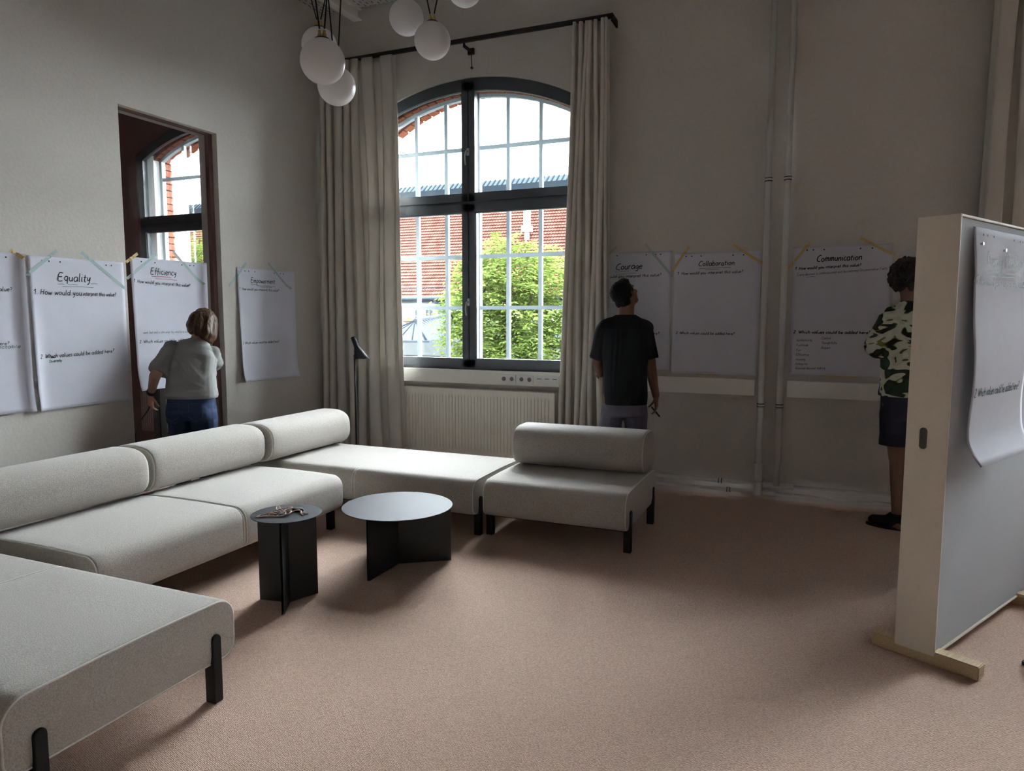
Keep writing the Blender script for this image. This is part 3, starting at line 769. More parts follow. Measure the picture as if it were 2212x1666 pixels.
def cord_thing():
    T = empty('cord_tangle', (-2.449, 2.812, 0.470), label='tangled pale pink cord with dark clips lying on the small side table', cat='cord')
    c, s = math.cos(YAW), math.sin(YAW)
    def w(pts, z=0.004):   # lateral, depth -> table space
        out = []
        for i, p in enumerate(pts):
            zz = p[2] if len(p) > 2 else z
            out.append((p[0]*c - p[1]*s, p[0]*s + p[1]*c, zz))
        return out
    loops = [
        [(-0.125, -0.085, .004), (-0.06, -0.075, .005), (0.0, -0.07, .006), (0.005, -0.03, .010), (-0.03, 0.01, .016), (-0.055, 0.05, .022), (-0.065, 0.045, .02), (-0.05, 0.0, .018), (-0.03, -0.02, .014), (-0.10, -0.05, .008), (-0.125, -0.085, .005)],
        [(-0.075, -0.055, .004), (-0.07, -0.025, .012), (-0.045, 0.0, .018), (0.0, 0.03, .02), (0.05, 0.03, .012), (0.075, 0.0, .006), (0.115, -0.02, .004)],
        [(-0.02, 0.035, .01), (0.0, 0.055, .018), (0.02, 0.03, .02), (0.0, -0.01, .02), (-0.01, -0.045, .012), (-0.03, -0.065, .005)],
        [(0.02, -0.03, .006), (0.045, 0.0, .014), (0.07, 0.01, .01), (0.08, -0.02, .006), (0.10, -0.05, .004)],
        [(-0.09, -0.03, .004), (-0.04, -0.045, .008), (0.02, -0.055, .01), (0.03, -0.02, .016), (0.0, 0.0, .02)]]
    for l in loops:
        MB().tube(crom(w(l), 6), 0.0032, 8).build('cord', M['cream_cord'], T, smooth=True)
    for (x, y, rx, ry, hz) in ((-0.025, -0.03, 0.03, 0.022, 0.012), (0.045, 0.045, 0.032, 0.02, 0.014)):
        p = w([(x, y, 0)])[0]
        m1 = MB(); m1.lathe([(0.001, 0.0), (1.0, 0.001), (1.05, 0.5), (0.9, 0.95), (0.001, 1.0)], (0, 0, 0), 20, True)
        m1.V = [(p[0]+v[0]*rx, p[1]+v[1]*ry, v[2]*hz+0.0005) for v in m1.V]; m1.build('clip', M['rubber'], T, smooth=True)
    p = w([(0.018, -0.012, 0.012)])[0]
    m1 = MB(); m1.lathe([(0.001, 0), (0.011, 0.001), (0.011, 0.005), (0.001, 0.006)], p, 16); m1.build('tag', M['amber'], T)
cord_thing()

# ------------------------------------------------------------------ floor lamp
lamp = empty('floor_lamp', (-3.885, 5.43, 0), label='slim black floor lamp with tilted cone shade in front of the left curtain', cat='lamp')
MB().lathe([(0.001, 0.0), (0.135, 0.0), (0.1375, 0.004), (0.1375, 0.012), (0.134, 0.016), (0.001, 0.016)], (0.06, 0, 0), 48).build('base', M['black_metal'], lamp)
MB().tube([(0, 0, 0.016), (0, 0, 1.11)], 0.0075, 12).build('pole', M['black_metal'], lamp, smooth=True)
ax = Vector((0.034, -0.012, -0.0)).normalized()
rings = []; n = 36
rt = Vector((math.cos(YAW), math.sin(YAW), 0))
dn = (rt*0.34 + Vector((0, 0, -0.94))).normalized()
ss = dn.cross(Vector((0, 1, 0))).normalized(); tt = dn.cross(ss)
top = Vector((-0.015, 0, 1.283))
sh = MB()
for (d_, r_) in ((0.0, 0.012), (0.002, 0.019), (0.012, 0.0225), (0.095, 0.0235), (0.105, 0.027), (0.20, 0.062)):
    cpt = top + dn*d_
    rings.append([cpt + (ss*math.cos(2*PI*j/n) + tt*math.sin(2*PI*j/n))*r_ for j in range(n)])
# the cone mouth is cut level
last = rings[-1]; mouth = []
for j, p in enumerate(last):
    base = rings[-2][j]; dirv = (p-base); t = (1.082-base.z)/dirv.z; mouth.append(base+dirv*t)
rings[-1] = mouth
inner = [q*0.985 + Vector((top.x+0.05, 0, 1.085))*0.015 for q in mouth]
sh.loft(rings, True, False); sh.F.append(list(range(n))[::-1])
o = sh.build('lamp_shade', M['black_metal'], lamp, smooth=True)
md = o.modifiers.new('s', 'SOLIDIFY'); md.thickness = 0.0015; autosmooth(o, 0.7)
MB().tube([(0, 0, 1.10), (0.006, 0, 1.115)], 0.011, 12).build('joint', M['black_metal'], lamp)
bl = MB(); bl.lathe([(0.001, 0.03), (0.012, 0.028), (0.02, 0.012), (0.02, 0.0), (0.012, -0.014), (0.001, -0.02)], tuple(top+dn*0.13), 16); bl.build('bulb', M['opal'], lamp, smooth=True)

# ------------------------------------------------------------------ pendant globes
def sphere(c, r, n=40, m=24):
    mb = MB(); mb.lathe([(max(0.0005, r*math.sin(PI*i/m)), -r*math.cos(PI*i/m)) for i in range(m+1)], c, n); return mb
def globe(x, y, z, label, spread, r=0.125, ang=None):
    G = empty('pendant_lamp', (x, y, z), label=label, cat='pendant lamp', group='opal globe pendants')
    sphere((0, 0, 0), r).build('globe', M['opal'], G, smooth=True)
    MB().lathe([(0.001, r-0.012), (0.043, r-0.012), (0.044, r-0.004), (0.035, r+0.003), (0.001, r+0.004)], (0, 0, 0), 28).build('cap', M['black_metal'], G)
    c, s = math.cos(YAW), math.sin(YAW)
    for k in (-1, 1):
        e = Vector((k*0.013*c, k*0.013*s, r+0.004)); t = Vector((k*spread*c*0.12, k*spread*s*0.12, 1)).normalized()
        f = MB(); f.tube([e, e+t*0.006, e+t*0.007, e+t*0.022, e+t*0.024, e+t*0.036, e+t*0.037, e+t*0.042], [0.0085, 0.0085, 0.012, 0.012, 0.008, 0.0075, 0.0095, 0.006], 12)
        f.build('brass_fitting', M['brass'], G)
        h = CZ - z - 0.002
        top = Vector((k*spread*c, k*spread*s, h)); a = e+t*0.05
        mid = a.lerp(top, 0.5) + Vector((0, 0, -0.01))
        MB().tube([a, mid, top], 0.0045, 8).build('cord', M['cord'], G, smooth=True)
    return G
globe(-2.635, 3.438, 2.913, 'large opal globe pendant in front of the other two on the left', 0.16)
globe(-3.364, 4.356, 3.411, 'opal globe pendant half hidden above and behind the large left one', 0.22)
globe(-2.999, 4.054, 2.998, 'lowest opal globe pendant, below and behind the large left one', 0.10)
globe(-2.833, 4.682, 3.640, 'opal globe pendant touching the top edge, left of the pair near the rail', 0.16)
globe(-2.516, 4.498, 3.370, 'opal globe pendant hanging in front of the curtain rail', 0.20)
globe(-2.396, 4.760, 3.800, 'opal globe pendant of which only the bottom shows at the top edge', 0.16)

# ------------------------------------------------------------------ pinboard partition
A_ = Vector((0.372, 3.421, 0)); B_ = Vector((0.518, 3.345, 0))
thick = 0.163; ang = math.radians(61.62)
plen = 1.20; PZ0, PZ1 = 0.040, 1.883
PB = empty('pinboard', (B_.x, B_.y, 0), ang, label='thick freestanding grey pinboard with cream edges on oak feet', cat='pinboard')
# local: x along the board face, y = +left of it = towards the far side (thickness)
e = MB(); t_ = 0.010
e.bbox(0, t_, 0, thick, PZ0, PZ1, 0.002)
e.build('edge_panel', M['board_edge'], PB)
e = MB(); e.bbox(plen-t_, plen, 0, thick, PZ0, PZ1, 0.002); e.build('edge_panel', M['board_edge'], PB)
e = MB(); e.bbox(t_, plen-t_, 0, thick, PZ1-t_, PZ1, 0.002); e.build('top_panel', M['board_edge'], PB)
e = MB(); e.bbox(t_, plen-t_, 0, thick, PZ0, PZ0+t_, 0.002); e.build('bottom_panel', M['board_edge'], PB)
MB().box(t_+0.004, plen-t_-0.004, 0.006, 0.03, PZ0+t_+0.003, PZ1-t_-0.003).build('felt_panel', M['felt'], PB)
MB().box(t_+0.004, plen-t_-0.004, thick-0.03, thick-0.006, PZ0+t_+0.003, PZ1-t_-0.003).build('felt_panel', M['felt'], PB)
# grip slot in the edge
s = MB(); n = 12; sw = 0.0165; sh_ = 0.047; zc = 0.965; yc = 0.093
ring = [(-0.0012, yc+sw*math.cos(a), zc+(sh_-sw)*(1 if math.sin(a) >= 0 else -1)+sw*math.sin(a)) for a in [2*PI*i/(2*n) for i in range(2*n)]]
s.add(ring + [(0.004, p[1], p[2]) for p in ring], [list(range(2*n))] + [[i, (i+1) % (2*n), 2*n+(i+1) % (2*n), 2*n+i] for i in range(2*n)])
s.build('grip_slot', M['slot'], PB)
rg = MB(); ringp = ring+[ring[0]]; rg.tube([(-0.0015, p[1], p[2]) for p in ringp], 0.0012, 6, False); rg.build('slot_rim', M['duct'], PB)
for fx in (0.055, 0.055+1.03):
    f = MB(); f.bbox(fx-0.033 - 0.02, fx+0.033 - 0.02, -0.165, 0.262, 0.0, 0.059, 0.004); f.build('foot', M['oak'], PB)
ft = [o for o in PB.children if o.name.startswith('foot')]

# ------------------------------------------------------------------ handwriting (single stroke letters)
G = {
 'a': (0.85, [[(.75,.85),(.45,1),(.12,.75),(.08,.3),(.3,0),(.6,.15),(.75,.6),(.75,.95),(.75,.3),(.9,0)]]),
 'b': (0.8, [[(.12,1.8),(.1,.1),(.1,.6),(.4,1),(.72,.7),(.6,.15),(.3,0),(.1,.15)]]),
 'c': (0.7, [[(.68,.85),(.4,1),(.1,.65),(.15,.15),(.4,0),(.7,.15)]]),
 'd': (0.85, [[(.72,.8),(.4,1),(.1,.6),(.2,.08),(.5,.05),(.74,.5),(.78,1.8),(.76,.2),(.88,0)]]),
 'e': (0.75, [[(.1,.5),(.65,.6),(.6,.92),(.35,1),(.1,.6),(.2,.1),(.45,0),(.72,.18)]]),
 'f': (0.55, [[(.6,1.7),(.38,1.8),(.28,1.3),(.25,0),(.22,-.3)], [(.02,.95),(.55,.98)]]),
 'g': (0.8, [[(.7,.85),(.4,1),(.1,.6),(.3,.15),(.65,.4),(.72,.95),(.7,-.2),(.5,-.6),(.12,-.5)]]),
 'h': (0.8, [[(.12,1.8),(.1,0)], [(.1,.55),(.4,1),(.65,.8),(.68,0)]]),
 'i': (0.35, [[(.15,1),(.15,.15),(.3,0)], [(.16,1.38),(.2,1.45)]]),
 'j': (0.4, [[(.2,1),(.2,-.4),(.0,-.6)], [(.2,1.4),(.22,1.45)]]),
 'k': (0.75, [[(.12,1.8),(.1,0)], [(.62,1),(.12,.45),(.68,0)]]),
 'l': (0.35, [[(.15,1.8),(.12,.2),(.3,0)]]),
 'm': (1.15, [[(.1,1),(.1,0)], [(.1,.6),(.3,1),(.5,.85),(.52,0)], [(.52,.6),(.75,1),(.95,.85),(1.0,0)]]),
 'n': (0.8, [[(.1,1),(.1,0)], [(.1,.6),(.38,1),(.65,.8),(.68,.1),(.78,0)]]),
 'o': (0.8, [[(.4,1),(.1,.7),(.12,.2),(.4,0),(.68,.25),(.68,.75),(.4,1)]]),
 'p': (0.8, [[(.12,1),(.08,-.7)], [(.1,.5),(.35,1),(.7,.75),(.55,.1),(.12,.12)]]),
 'q': (0.8, [[(.68,.85),(.35,1),(.08,.55),(.3,.05),(.65,.3),(.68,1),(.66,-.7)]]),
 'r': (0.6, [[(.12,1),(.1,0)], [(.1,.55),(.3,.95),(.55,.92)]]),
 's': (0.65, [[(.6,.9),(.3,1),(.1,.75),(.5,.4),(.5,.1),(.25,0),(.05,.12)]]),
 't': (0.55, [[(.28,1.5),(.24,.2),(.5,.02)], [(.02,1),(.55,1.02)]]),
 'u': (0.8, [[(.1,1),(.1,.3),(.35,0),(.65,.3),(.68,1),(.68,.15),(.8,0)]]),
 'v': (0.7, [[(.05,1),(.3,0),(.65,1)]]),
 'w': (1.0, [[(.05,1),(.22,0),(.48,.85),(.7,0),(.95,1)]]),
 'x': (0.7, [[(.05,1),(.62,0)], [(.62,1),(.05,0)]]),
 'y': (0.75, [[(.08,1),(.15,.35),(.4,.3),(.65,1)], [(.65,1),(.5,-.3),(.15,-.65)]]),
 'z': (0.7, [[(.08,.95),(.62,.95),(.06,.02),(.66,.04)]]),
 'E': (1.05, [[(.9,1.75),(.2,1.7),(.1,.05),(.9,.0)], [(.15,.9),(.8,.95)]]),
 'C': (1.1, [[(1.05,1.65),(.75,1.8),(.25,1.3),(.1,.6),(.35,.05),(1.0,.0)]]),
 'D': (1.1, [[(.2,1.7),(.15,0)], [(.05,1.7),(.6,1.7),(1.0,1.1),(.85,.3),(.1,0)]]),
 'H': (1.05, [[(.15,1.7),(.1,0)], [(.9,1.7),(.82,0)], [(.12,.85),(.88,.9)]]),
 'W': (1.3, [[(.05,1.65),(.3,0),(.62,1.2),(.9,0),(1.2,1.7)]]),
 'R': (1.0, [[(.15,1.7),(.12,0)], [(.1,1.7),(.6,1.75),(.85,1.3),(.5,.9),(.15,.85),(.9,0)]]),
 'A': (1.05, [[(.05,0),(.5,1.75),(.95,0)], [(.2,.65),(.82,.68)]]),
 'F': (0.95, [[(.15,1.7),(.12,0)], [(.1,1.7),(.85,1.75)], [(.12,.9),(.7,.95)]]),
 'I': (0.5, [[(.2,1.7),(.18,0)], [(0,1.7),(.42,1.7)], [(0,0),(.4,0)]]),
 'S': (0.95, [[(.85,1.5),(.5,1.75),(.15,1.4),(.75,.7),(.7,.15),(.3,0),(.05,.2)]]),
 'T': (1.0, [[(.5,1.7),(.48,0)], [(.05,1.68),(.95,1.74)]]),
 '1': (0.6, [[(.05,1.1),(.4,1.75),(.36,0)]]),
 '2': (0.85, [[(.1,1.4),(.4,1.75),(.7,1.35),(.1,.05),(.75,.05)]]),
 '.': (0.35, [[(.12,.02),(.16,.08)]]),
 '?': (0.7, [[(.1,1.5),(.4,1.75),(.62,1.35),(.35,.9),(.34,.5)], [(.34,.1),(.36,.03)]]),
 '&': (1.0, [[(.85,0),(.2,1.3),(.4,1.7),(.6,1.35),(.1,.5),(.35,0),(.85,.7)]]),
 '(': (0.4, [[(.35,1.7),(.1,.8),(.35,-.2)]]), ')': (0.4, [[(.05,1.7),(.3,.8),(.05,-.2)]]), '-': (0.6, [[(.1,.6),(.5,.65)]]),
}
def write(mb, S, text, u, v, xh, wdt, width=None, rise=0.0, seed=0):
    """strokes of `text` from sheet coords (u, baseline v); xh x-height; width: fit to this length; S maps (u, v, lift) to 3-D"""
    rnd = random.Random(hash_(text)+seed)
    tot = 0
    for ch in text: tot += (0.6 if ch == ' ' else G[ch][0]+0.12)
    sx = (width/tot) if width else xh*0.8
    x = 0
    for ch in text:
        if ch == ' ': x += 0.6; continue
        gw, strokes = G[ch]; jy = rnd.uniform(-.06, .06); js = rnd.uniform(.92, 1.08)
        for st in strokes:
            pts = [Vector((p[0], p[1]*js+jy, 0)) for p in st]
            pts = crom(pts, 4) if len(pts) > 2 else pts
            q = [(u+(x+p.x+0.12*p.y)*sx, v-(p.y*xh)-rise*(x+p.x)*sx) for p in pts]
            stroke(mb, S, q, wdt)
        x += gw+0.12
def hash_(s): 
    h = 7
    for c in s: h = (h*31+ord(c)) & 0xffff
    return h
def stroke(mb, S, q, wdt):
    n0 = len(mb.V); k = len(q)
    for i in range(k):
        a = q[max(i-1, 0)]; b = q[min(i+1, k-1)]; dx, dy = b[0]-a[0], b[1]-a[1]; l = math.hypot(dx, dy) or 1
        nx, ny = -dy/l*wdt/2, dx/l*wdt/2
        mb.V.append(tuple(S(q[i][0]+nx, q[i][1]+ny, 0.0011))); mb.V.append(tuple(S(q[i][0]-nx, q[i][1]-ny, 0.0011)))
    for i in range(k-1): mb.F.append([n0+2*i, n0+2*i+1, n0+2*i+3, n0+2*i+2])

def sheet(name, O, U, Nn, label, H, lines, tapes, holes=True, W=0.68, HT=0.99, parent_loc=None, tilt=0.0, group=None, cat='flipchart sheet', extra=None):
    """O top-left corner, U unit vector to the right, Nn wall normal; H(u,v) height off the wall"""
    O = Vector(O); U = Vector(U); Nn = Vector(Nn)
    T = empty(name, O, label=label, cat=cat)
    ct, st = math.cos(tilt), math.sin(tilt)
    def S(u, v, lift=0.0, hh=None):
        uu = u*ct + v*st; vv = v*ct - u*st
        h = H(u, v) if hh is None else hh
        return U*uu + Vector((0, 0, -vv)) + Nn*(h+lift)
    nu, nv = 24, 40
    V = [S(W*i/nu, HT*j/nv) for j in range(nv+1) for i in range(nu+1)]
    F = [[j*(nu+1)+i, (j+1)*(nu+1)+i, (j+1)*(nu+1)+i+1, j*(nu+1)+i+1] for j in range(nv) for i in range(nu)]
    o = mk('paper', V, F, M['paper'], T, True)
    md = o.modifiers.new('t', 'SOLIDIFY'); md.thickness = 0.0006; md.offset = -1
    by = {}
    for ln in lines:
        text, u, v, xh, wd, width, mt = ln[:7]; rise = ln[7] if len(ln) > 7 else 0
        mb = by.setdefault(mt, MB()) if text is not None else MB()
        if text is None:   # an underline from (u,v) of length width
            stroke(mb, S, [(u+width*i/8, v - rise*width*i/8 + 0.0015*math.sin(i)) for i in range(9)], wd); mb.build('underline', M[mt], T)
        else: write(mb, S, text, u, v, xh, wd, width, rise)
    nm = {'ink': 'handwriting', 'ink_thin': 'thin_handwriting', 'ink_green': 'green_handwriting', 'ink_red': 'red_handwriting', 'ink_blue': 'blue_handwriting', 'ink_teal': 'grey_handwriting'}
    for mt, mb in by.items():
        if mb.V: mb.build(nm[mt], M[mt], T, kind='stuff')
    if holes:
        mb = MB()
        for hu in (0.095, 0.14, 0.215, 0.465, 0.545, 0.585):
            c0 = len(mb.V); n = 10
            for i in range(n): mb.V.append(tuple(S(hu+0.0055*math.cos(2*PI*i/n), 0.028+0.0055*math.sin(2*PI*i/n), 0.0012)))
            mb.F.append([c0+i for i in range(n)][::-1])
        mb.build('punched_holes', M['hole'], T, kind='stuff')
    for (a, b, mt) in tapes:   # tape between sheet coords a=(u,v) and b
        mb = MB(); n = 16; w = 0.0105
        du, dv = b[0]-a[0], b[1]-a[1]; l = math.hypot(du, dv); px, py = -dv/l*w, du/l*w
        for i in range(n+1):
            u = a[0]+du*i/n; v = a[1]+dv*i/n
            for s in (-1, 1):
                uu, vv = u+px*s, v+py*s
                ins = (-0.002 <= uu <= W+0.002 and -0.002 <= vv <= HT+0.002)
                h = (H(min(max(uu, 0), W), min(max(vv, 0), HT))+0.0018) if ins else 0.0016+0.0006*math.sin(i)
                mb.V.append(tuple(S(uu, vv, 0.0, h)))
        for i in range(n): mb.F.append([2*i, 2*i+1, 2*i+3, 2*i+2])
        o = mb.build('tape', M[mt], T); o['label'] = 'pale blue tape' if mt == 'tape_blue' else 'yellow tape'
        md = o.modifiers.new('t', 'SOLIDIFY'); md.thickness = 0.0003
    if extra: extra(T, S)
    return T

Q1 = '1. How would you interpret this value?'
Q2 = '2. Which values could be added here?'
def Hbase(seed, curl_b=0.02, curl_l=0.0, curl_r=0.0):
    def H(u, v):
        h = 0.004 + 0.0025*math.sin(7*u+seed)*math.sin(3.1*v+seed) + 0.003*v
        h += curl_b*max(0, (v-0.78)/0.21)**2*(0.3+0.7*abs(1-2*u/0.68)) + curl_l*max(0, (0.10-u)/0.10)**2*min(1, v*1.3) + curl_r*max(0, (u-0.60)/0.08)**2
        return max(0.003, h)
    return H
LW = (0, 1, 0); LN = (1, 0, 0); BW = (1, 0, 0); BN = (0, -1, 0)
# left wall
sheet('flipchart_sheet', (-L, 2.252, 1.858), LW, LN, 'white flipchart sheet at the left picture edge, ending in a green word', Hbase(1, 0.02, 0, 0.03),
      [('Integrity', 0.10, 0.16, 0.024, 0.006, 0.36, 'ink'), (Q1, 0.03, 0.235, 0.014, 0.0035, 0.58, 'ink'), (Q2, 0.05, 0.565, 0.012, 0.003, 0.52, 'ink'), ('respectable', 0.42, 0.585, 0.012, 0.003, 0.215, 'ink_green')],
      [((0.615, -0.02), (0.70, 0.05), 'tape_yellow')])
sheet('flipchart_sheet', (-L, 2.962, 1.852), LW, LN, 'flipchart sheet headed Equality on the left wall', Hbase(2, 0.018, 0.03, 0.0),
      [('Equality', 0.19, 0.150, 0.030, 0.0065, 0.235, 'ink'), (None, 0.19, 0.172, 0, 0.003, 0.045, 'ink_green'), (None, 0.26, 0.172, 0, 0.003, 0.07, 'ink_green'), (None, 0.42, 0.160, 0, 0.003, 0.05, 'ink_green'), (None, 0.22, 0.186, 0, 0.003, 0.22, 'ink_green'),
       ('1. How would you', 0.025, 0.243, 0.019, 0.0045, 0.33, 'ink', 0.0), ('interpret this value?', 0.36, 0.243, 0.015, 0.004, 0.25, 'ink', 0.0),
       (Q2, 0.04, 0.655, 0.015, 0.0037, 0.53, 'ink', 0.03), ('Diversity', 0.10, 0.684, 0.010, 0.003, 0.085, 'ink_green', 0.05)],
      [((0.20, -0.045), (-0.035, 0.145), 'tape_blue'), ((0.37, -0.05), (0.695, 0.195), 'tape_blue'), ((0.22, 0.985), (0.43, 0.985), 'tape_blue')])
GX = -4.655
sheet('flipchart_sheet', (GX, 3.757, 1.903), LW, LN, 'flipchart sheet headed Efficiency taped to the glass, behind the writing woman',
      Hbase(3, 0.035, 0.02, 0.04),
      [('Efficiency', 0.17, 0.115, 0.026, 0.0055, 0.24, 'ink'), (None, 0.18, 0.132, 0, 0.004, 0.18, 'ink_red'), (None, 0.21, 0.147, 0, 0.0035, 0.20, 'ink_red', -0.02),
       (Q1, 0.02, 0.185, 0.014, 0.0038, 0.52, 'ink', -0.03), ('work fast and in slim ways (by simplifying and', 0.08, 0.565, 0.010, 0.0026, 0.42, 'ink_teal'), ('2. Which values could be added here?', 0.04, 0.635, 0.013, 0.0036, 0.52, 'ink')],
      [((0.07, -0.03), (-0.03, 0.04), 'tape_yellow'), ((0.23, -0.04), (-0.03, 0.16), 'tape_blue'), ((0.39, -0.07), (0.70, 0.21), 'tape_blue')])
sheet('flipchart_sheet', (-L, 4.728, 1.888), LW, LN, 'flipchart sheet headed Empowerment between the glass opening and the curtain', Hbase(4, 0.03, 0.03, 0.05),
      [('Empowerment', 0.16, 0.125, 0.024, 0.0055, 0.31, 'ink', 0.0), (None, 0.16, 0.142, 0, 0.0035, 0.09, 'ink_blue'), (None, 0.23, 0.149, 0, 0.0035, 0.24, 'ink_blue'), (None, 0.27, 0.160, 0, 0.003, 0.16, 'ink_blue'),
       (Q1, 0.02, 0.193, 0.012, 0.0035, 0.50, 'ink'), (Q2, 0.03, 0.662, 0.012, 0.0035, 0.47, 'ink')],
      [((0.12, -0.045), (-0.09, 0.165), 'tape_blue'), ((0.39, -0.06), (0.66, 0.165), 'tape_blue'), ((0.17, 0.985), (0.34, 0.985), 'tape_blue')])
# back wall
sheet('flipchart_sheet', (-1.792, D, 2.012), BW, BN, 'flipchart sheet headed Courage, beside the right curtain and behind the man', Hbase(5, 0.008, 0.01, 0.0),
      [('Courage', 0.205, 0.145, 0.028, 0.0065, 0.23, 'ink', 0.02), (None, 0.20, 0.163, 0, 0.003, 0.12, 'ink_green', 0.05), (None, 0.21, 0.185, 0, 0.0025, 0.17, 'ink_teal', 0.05),
       (Q1, 0.02, 0.218, 0.013, 0.0040, 0.575, 'ink', 0.02), (Q2, 0.02, 0.695, 0.013, 0.0040, 0.57, 'ink')],
      [((0.455, -0.06), (0.685, 0.21), 'tape_blue'), ((0.21, -0.05), (0.12, 0.03), 'tape_blue')])
sheet('flipchart_sheet', (-1.092, D, 1.990), BW, BN, 'flipchart sheet headed Collaboration, left of the two wall pipes', Hbase(6, 0.01, 0.0, 0.012),
      [('Collaboration', 0.195, 0.110, 0.022, 0.0055, 0.285, 'ink', 0.02), (None, 0.20, 0.130, 0, 0.003, 0.25, 'ink_blue', 0.03), (None, 0.25, 0.140, 0, 0.003, 0.11, 'ink_blue', 0.03),
       (Q1, 0.03, 0.178, 0.012, 0.0038, 0.515, 'ink', 0.02), (Q2, 0.03, 0.665, 0.012, 0.0038, 0.47, 'ink')],
      [((0.115, -0.05), (-0.015, 0.145), 'tape_yellow'), ((0.46, -0.055), (0.685, 0.095), 'tape_yellow'), ((0.20, 0.988), (0.37, 0.988), 'tape_yellow')], tilt=-0.006)
cl = [('Authenticity', .730), ('Fortitude', .768), ('Fun', .806), ('Efficiency', .842), ('Honesty', .880), ('Integrity', .914), ('Rational decision making', .948)]
c2 = [('Control', .712), ('Thoughtfully', .748), ('Respect', .786)]
sheet('flipchart_sheet', (-0.176, D, 2.008), BW, BN, 'flipchart sheet headed Communication with two columns of added words', Hbase(7, 0.012, 0.0, 0.012),
      [('Communication', 0.165, 0.118, 0.026, 0.0065, 0.315, 'ink', 0.02), (Q1, 0.015, 0.178, 0.012, 0.0045, 0.46, 'ink', 0.04),
       ('Every decision is communicated and documented Documentation Facts', 0.03, 0.225, 0.011, 0.0022, 0.62, 'ink_thin', 0.06), (None, 0.095, 0.232, 0, 0.002, 0.07, 'ink_thin'),
       (Q2, 0.02, 0.668, 0.013, 0.0048, 0.54, 'ink')] +
      [(t, 0.045, v, 0.010, 0.0024, 0.0085*len(t)+0.01, 'ink_thin', 0.03) for t, v in cl] + [(t, 0.225, v, 0.010, 0.0024, 0.009*len(t), 'ink_thin', 0.03) for t, v in c2],
      [((0.115, -0.03), (-0.035, 0.165), 'tape_yellow'), ((0.46, -0.05), (0.69, 0.085), 'tape_yellow'), ((0.23, 0.99), (0.48, 0.988), 'tape_yellow')])
# sheet pinned to the board; it bellies out and its foot curls forward
bx = Vector((math.cos(ang), math.sin(ang), 0)); bn = Vector((math.sin(ang), -math.cos(ang), 0))
O_ = Vector((B_.x, B_.y, 0)) + bx*0.130 + Vector((0, 0, 1.842))
def Hpin(u, v):
    return 0.001 + 0.004*abs(math.sin(9*u+4*v))*(v < 0.2) + 0.030*min(1, v/0.5)*(1-0.25*u) + 0.008*math.sin(13*v+2*u)*min(1, v) + 0.05*max(0, (v-0.86)/0.13)**2
def pins(T, S):
    for (u, v) in ((0.055, 0.068), (0.33, 0.080), (0.60, 0.07)):
        c = S(u, v, 0.003); m1 = MB(); m1.tube([c, c+bn*0.012], [0.0045, 0.0065], 12); m1.build('pin', M['chrome'], T)
sheet('flipchart_sheet', O_, bx, bn, 'flipchart sheet pinned to the grey pinboard, with a green underlined heading', Hpin,
      [('Diversity & Inclusion', 0.13, 0.155, 0.034, 0.0060, 0.46, 'ink_thin'), (None, 0.14, 0.178, 0, 0.004, 0.18, 'ink_green'), (None, 0.36, 0.178, 0, 0.004, 0.20, 'ink_green'), (None, 0.20, 0.195, 0, 0.004, 0.28, 'ink_green'),
       (Q1, 0.02, 0.235, 0.022, 0.0045, 0.62, 'ink_thin'), (Q2, 0.03, 0.705, 0.020, 0.0050, 0.58, 'ink')],
      [], extra=pins)

# ------------------------------------------------------------------ outside
box_obj('ground', -120, 60, 6.6, 160, -6.1, -6.0, M['ground'], kind='structure')
# brick-fronted wing is this building; opposite: hall with a red tiled roof
HX0, HX1, HY, HZ = -95.0, 12.0, 65.0, 3.25
hall = empty('hall_building', ((HX0+HX1)/2, HY, -6.0), label='large white hall with red tiled roof seen through the arched window', cat='building')
ho = Vector(hall.location)
def hb(mb, name, m, parent=hall, **k):
    mb.V = [(v[0]-ho.x, v[1]-ho.y, v[2]-ho.z) for v in mb.V]; return mb.build(name, m, parent, **k)
hb(MB().box(HX0, HX1, HY+0.7, HY+40, -6.0, HZ), 'wall', M['hall_white'])
hb(MB().box(HX0, HX1, HY+0.55, HY+0.72, 2.33, 2.42), 'cornice', M['seam_metal'])
# tiled slope, 45 degrees: rows step, columns wave
nr, nc = 37, 330; rise = (16.35-HZ)/nr; cw = (HX1-HX0)/nc
V = []; F = []
xs = []; 
for c in range(nc):
    for (t, h) in ((0.0, 0.0), (0.30, 0.075), (0.62, 0.02)): xs.append((HX0+(c+t)*cw, h))
xs.append((HX1, 0.0)); k = len(xs)
for r in range(nr):
    for (q, lift) in ((0.0, 0.15), (1.0, 0.0)):
        yy = HY+(r+q)*rise; zz = HZ+(r+q)*rise
        for x, h in xs: V.append((x, yy-(h+lift)*0.7, zz+(h+lift)*0.7))
for j in range(2*nr-1):
    for i in range(k-1): F.append([j*k+i, j*k+i+1, (j+1)*k+i+1, (j+1)*k+i])
m_ = MB(); m_.V = V; m_.F = F
o = hb(m_, 'roof_tiles', M['roof_tile'], kind='stuff')
YR = HY+(16.35-HZ)
hb(MB().box(HX0, HX1, YR-0.75, YR+0.6, 15.55, 16.62), 'ridge_gap', M['gutter'])
m_ = MB(); m_.loft([[(x, YR-0.15, 16.62), (x, YR+0.95, 17.55), (x, YR+12, 17.45), (x, YR+12, 16.4)] for x in (HX0, HX1)], True, True)
hb(m_, 'metal_ridge_roof', M['seam_metal'])
m_ = MB(); x = HX0+0.3
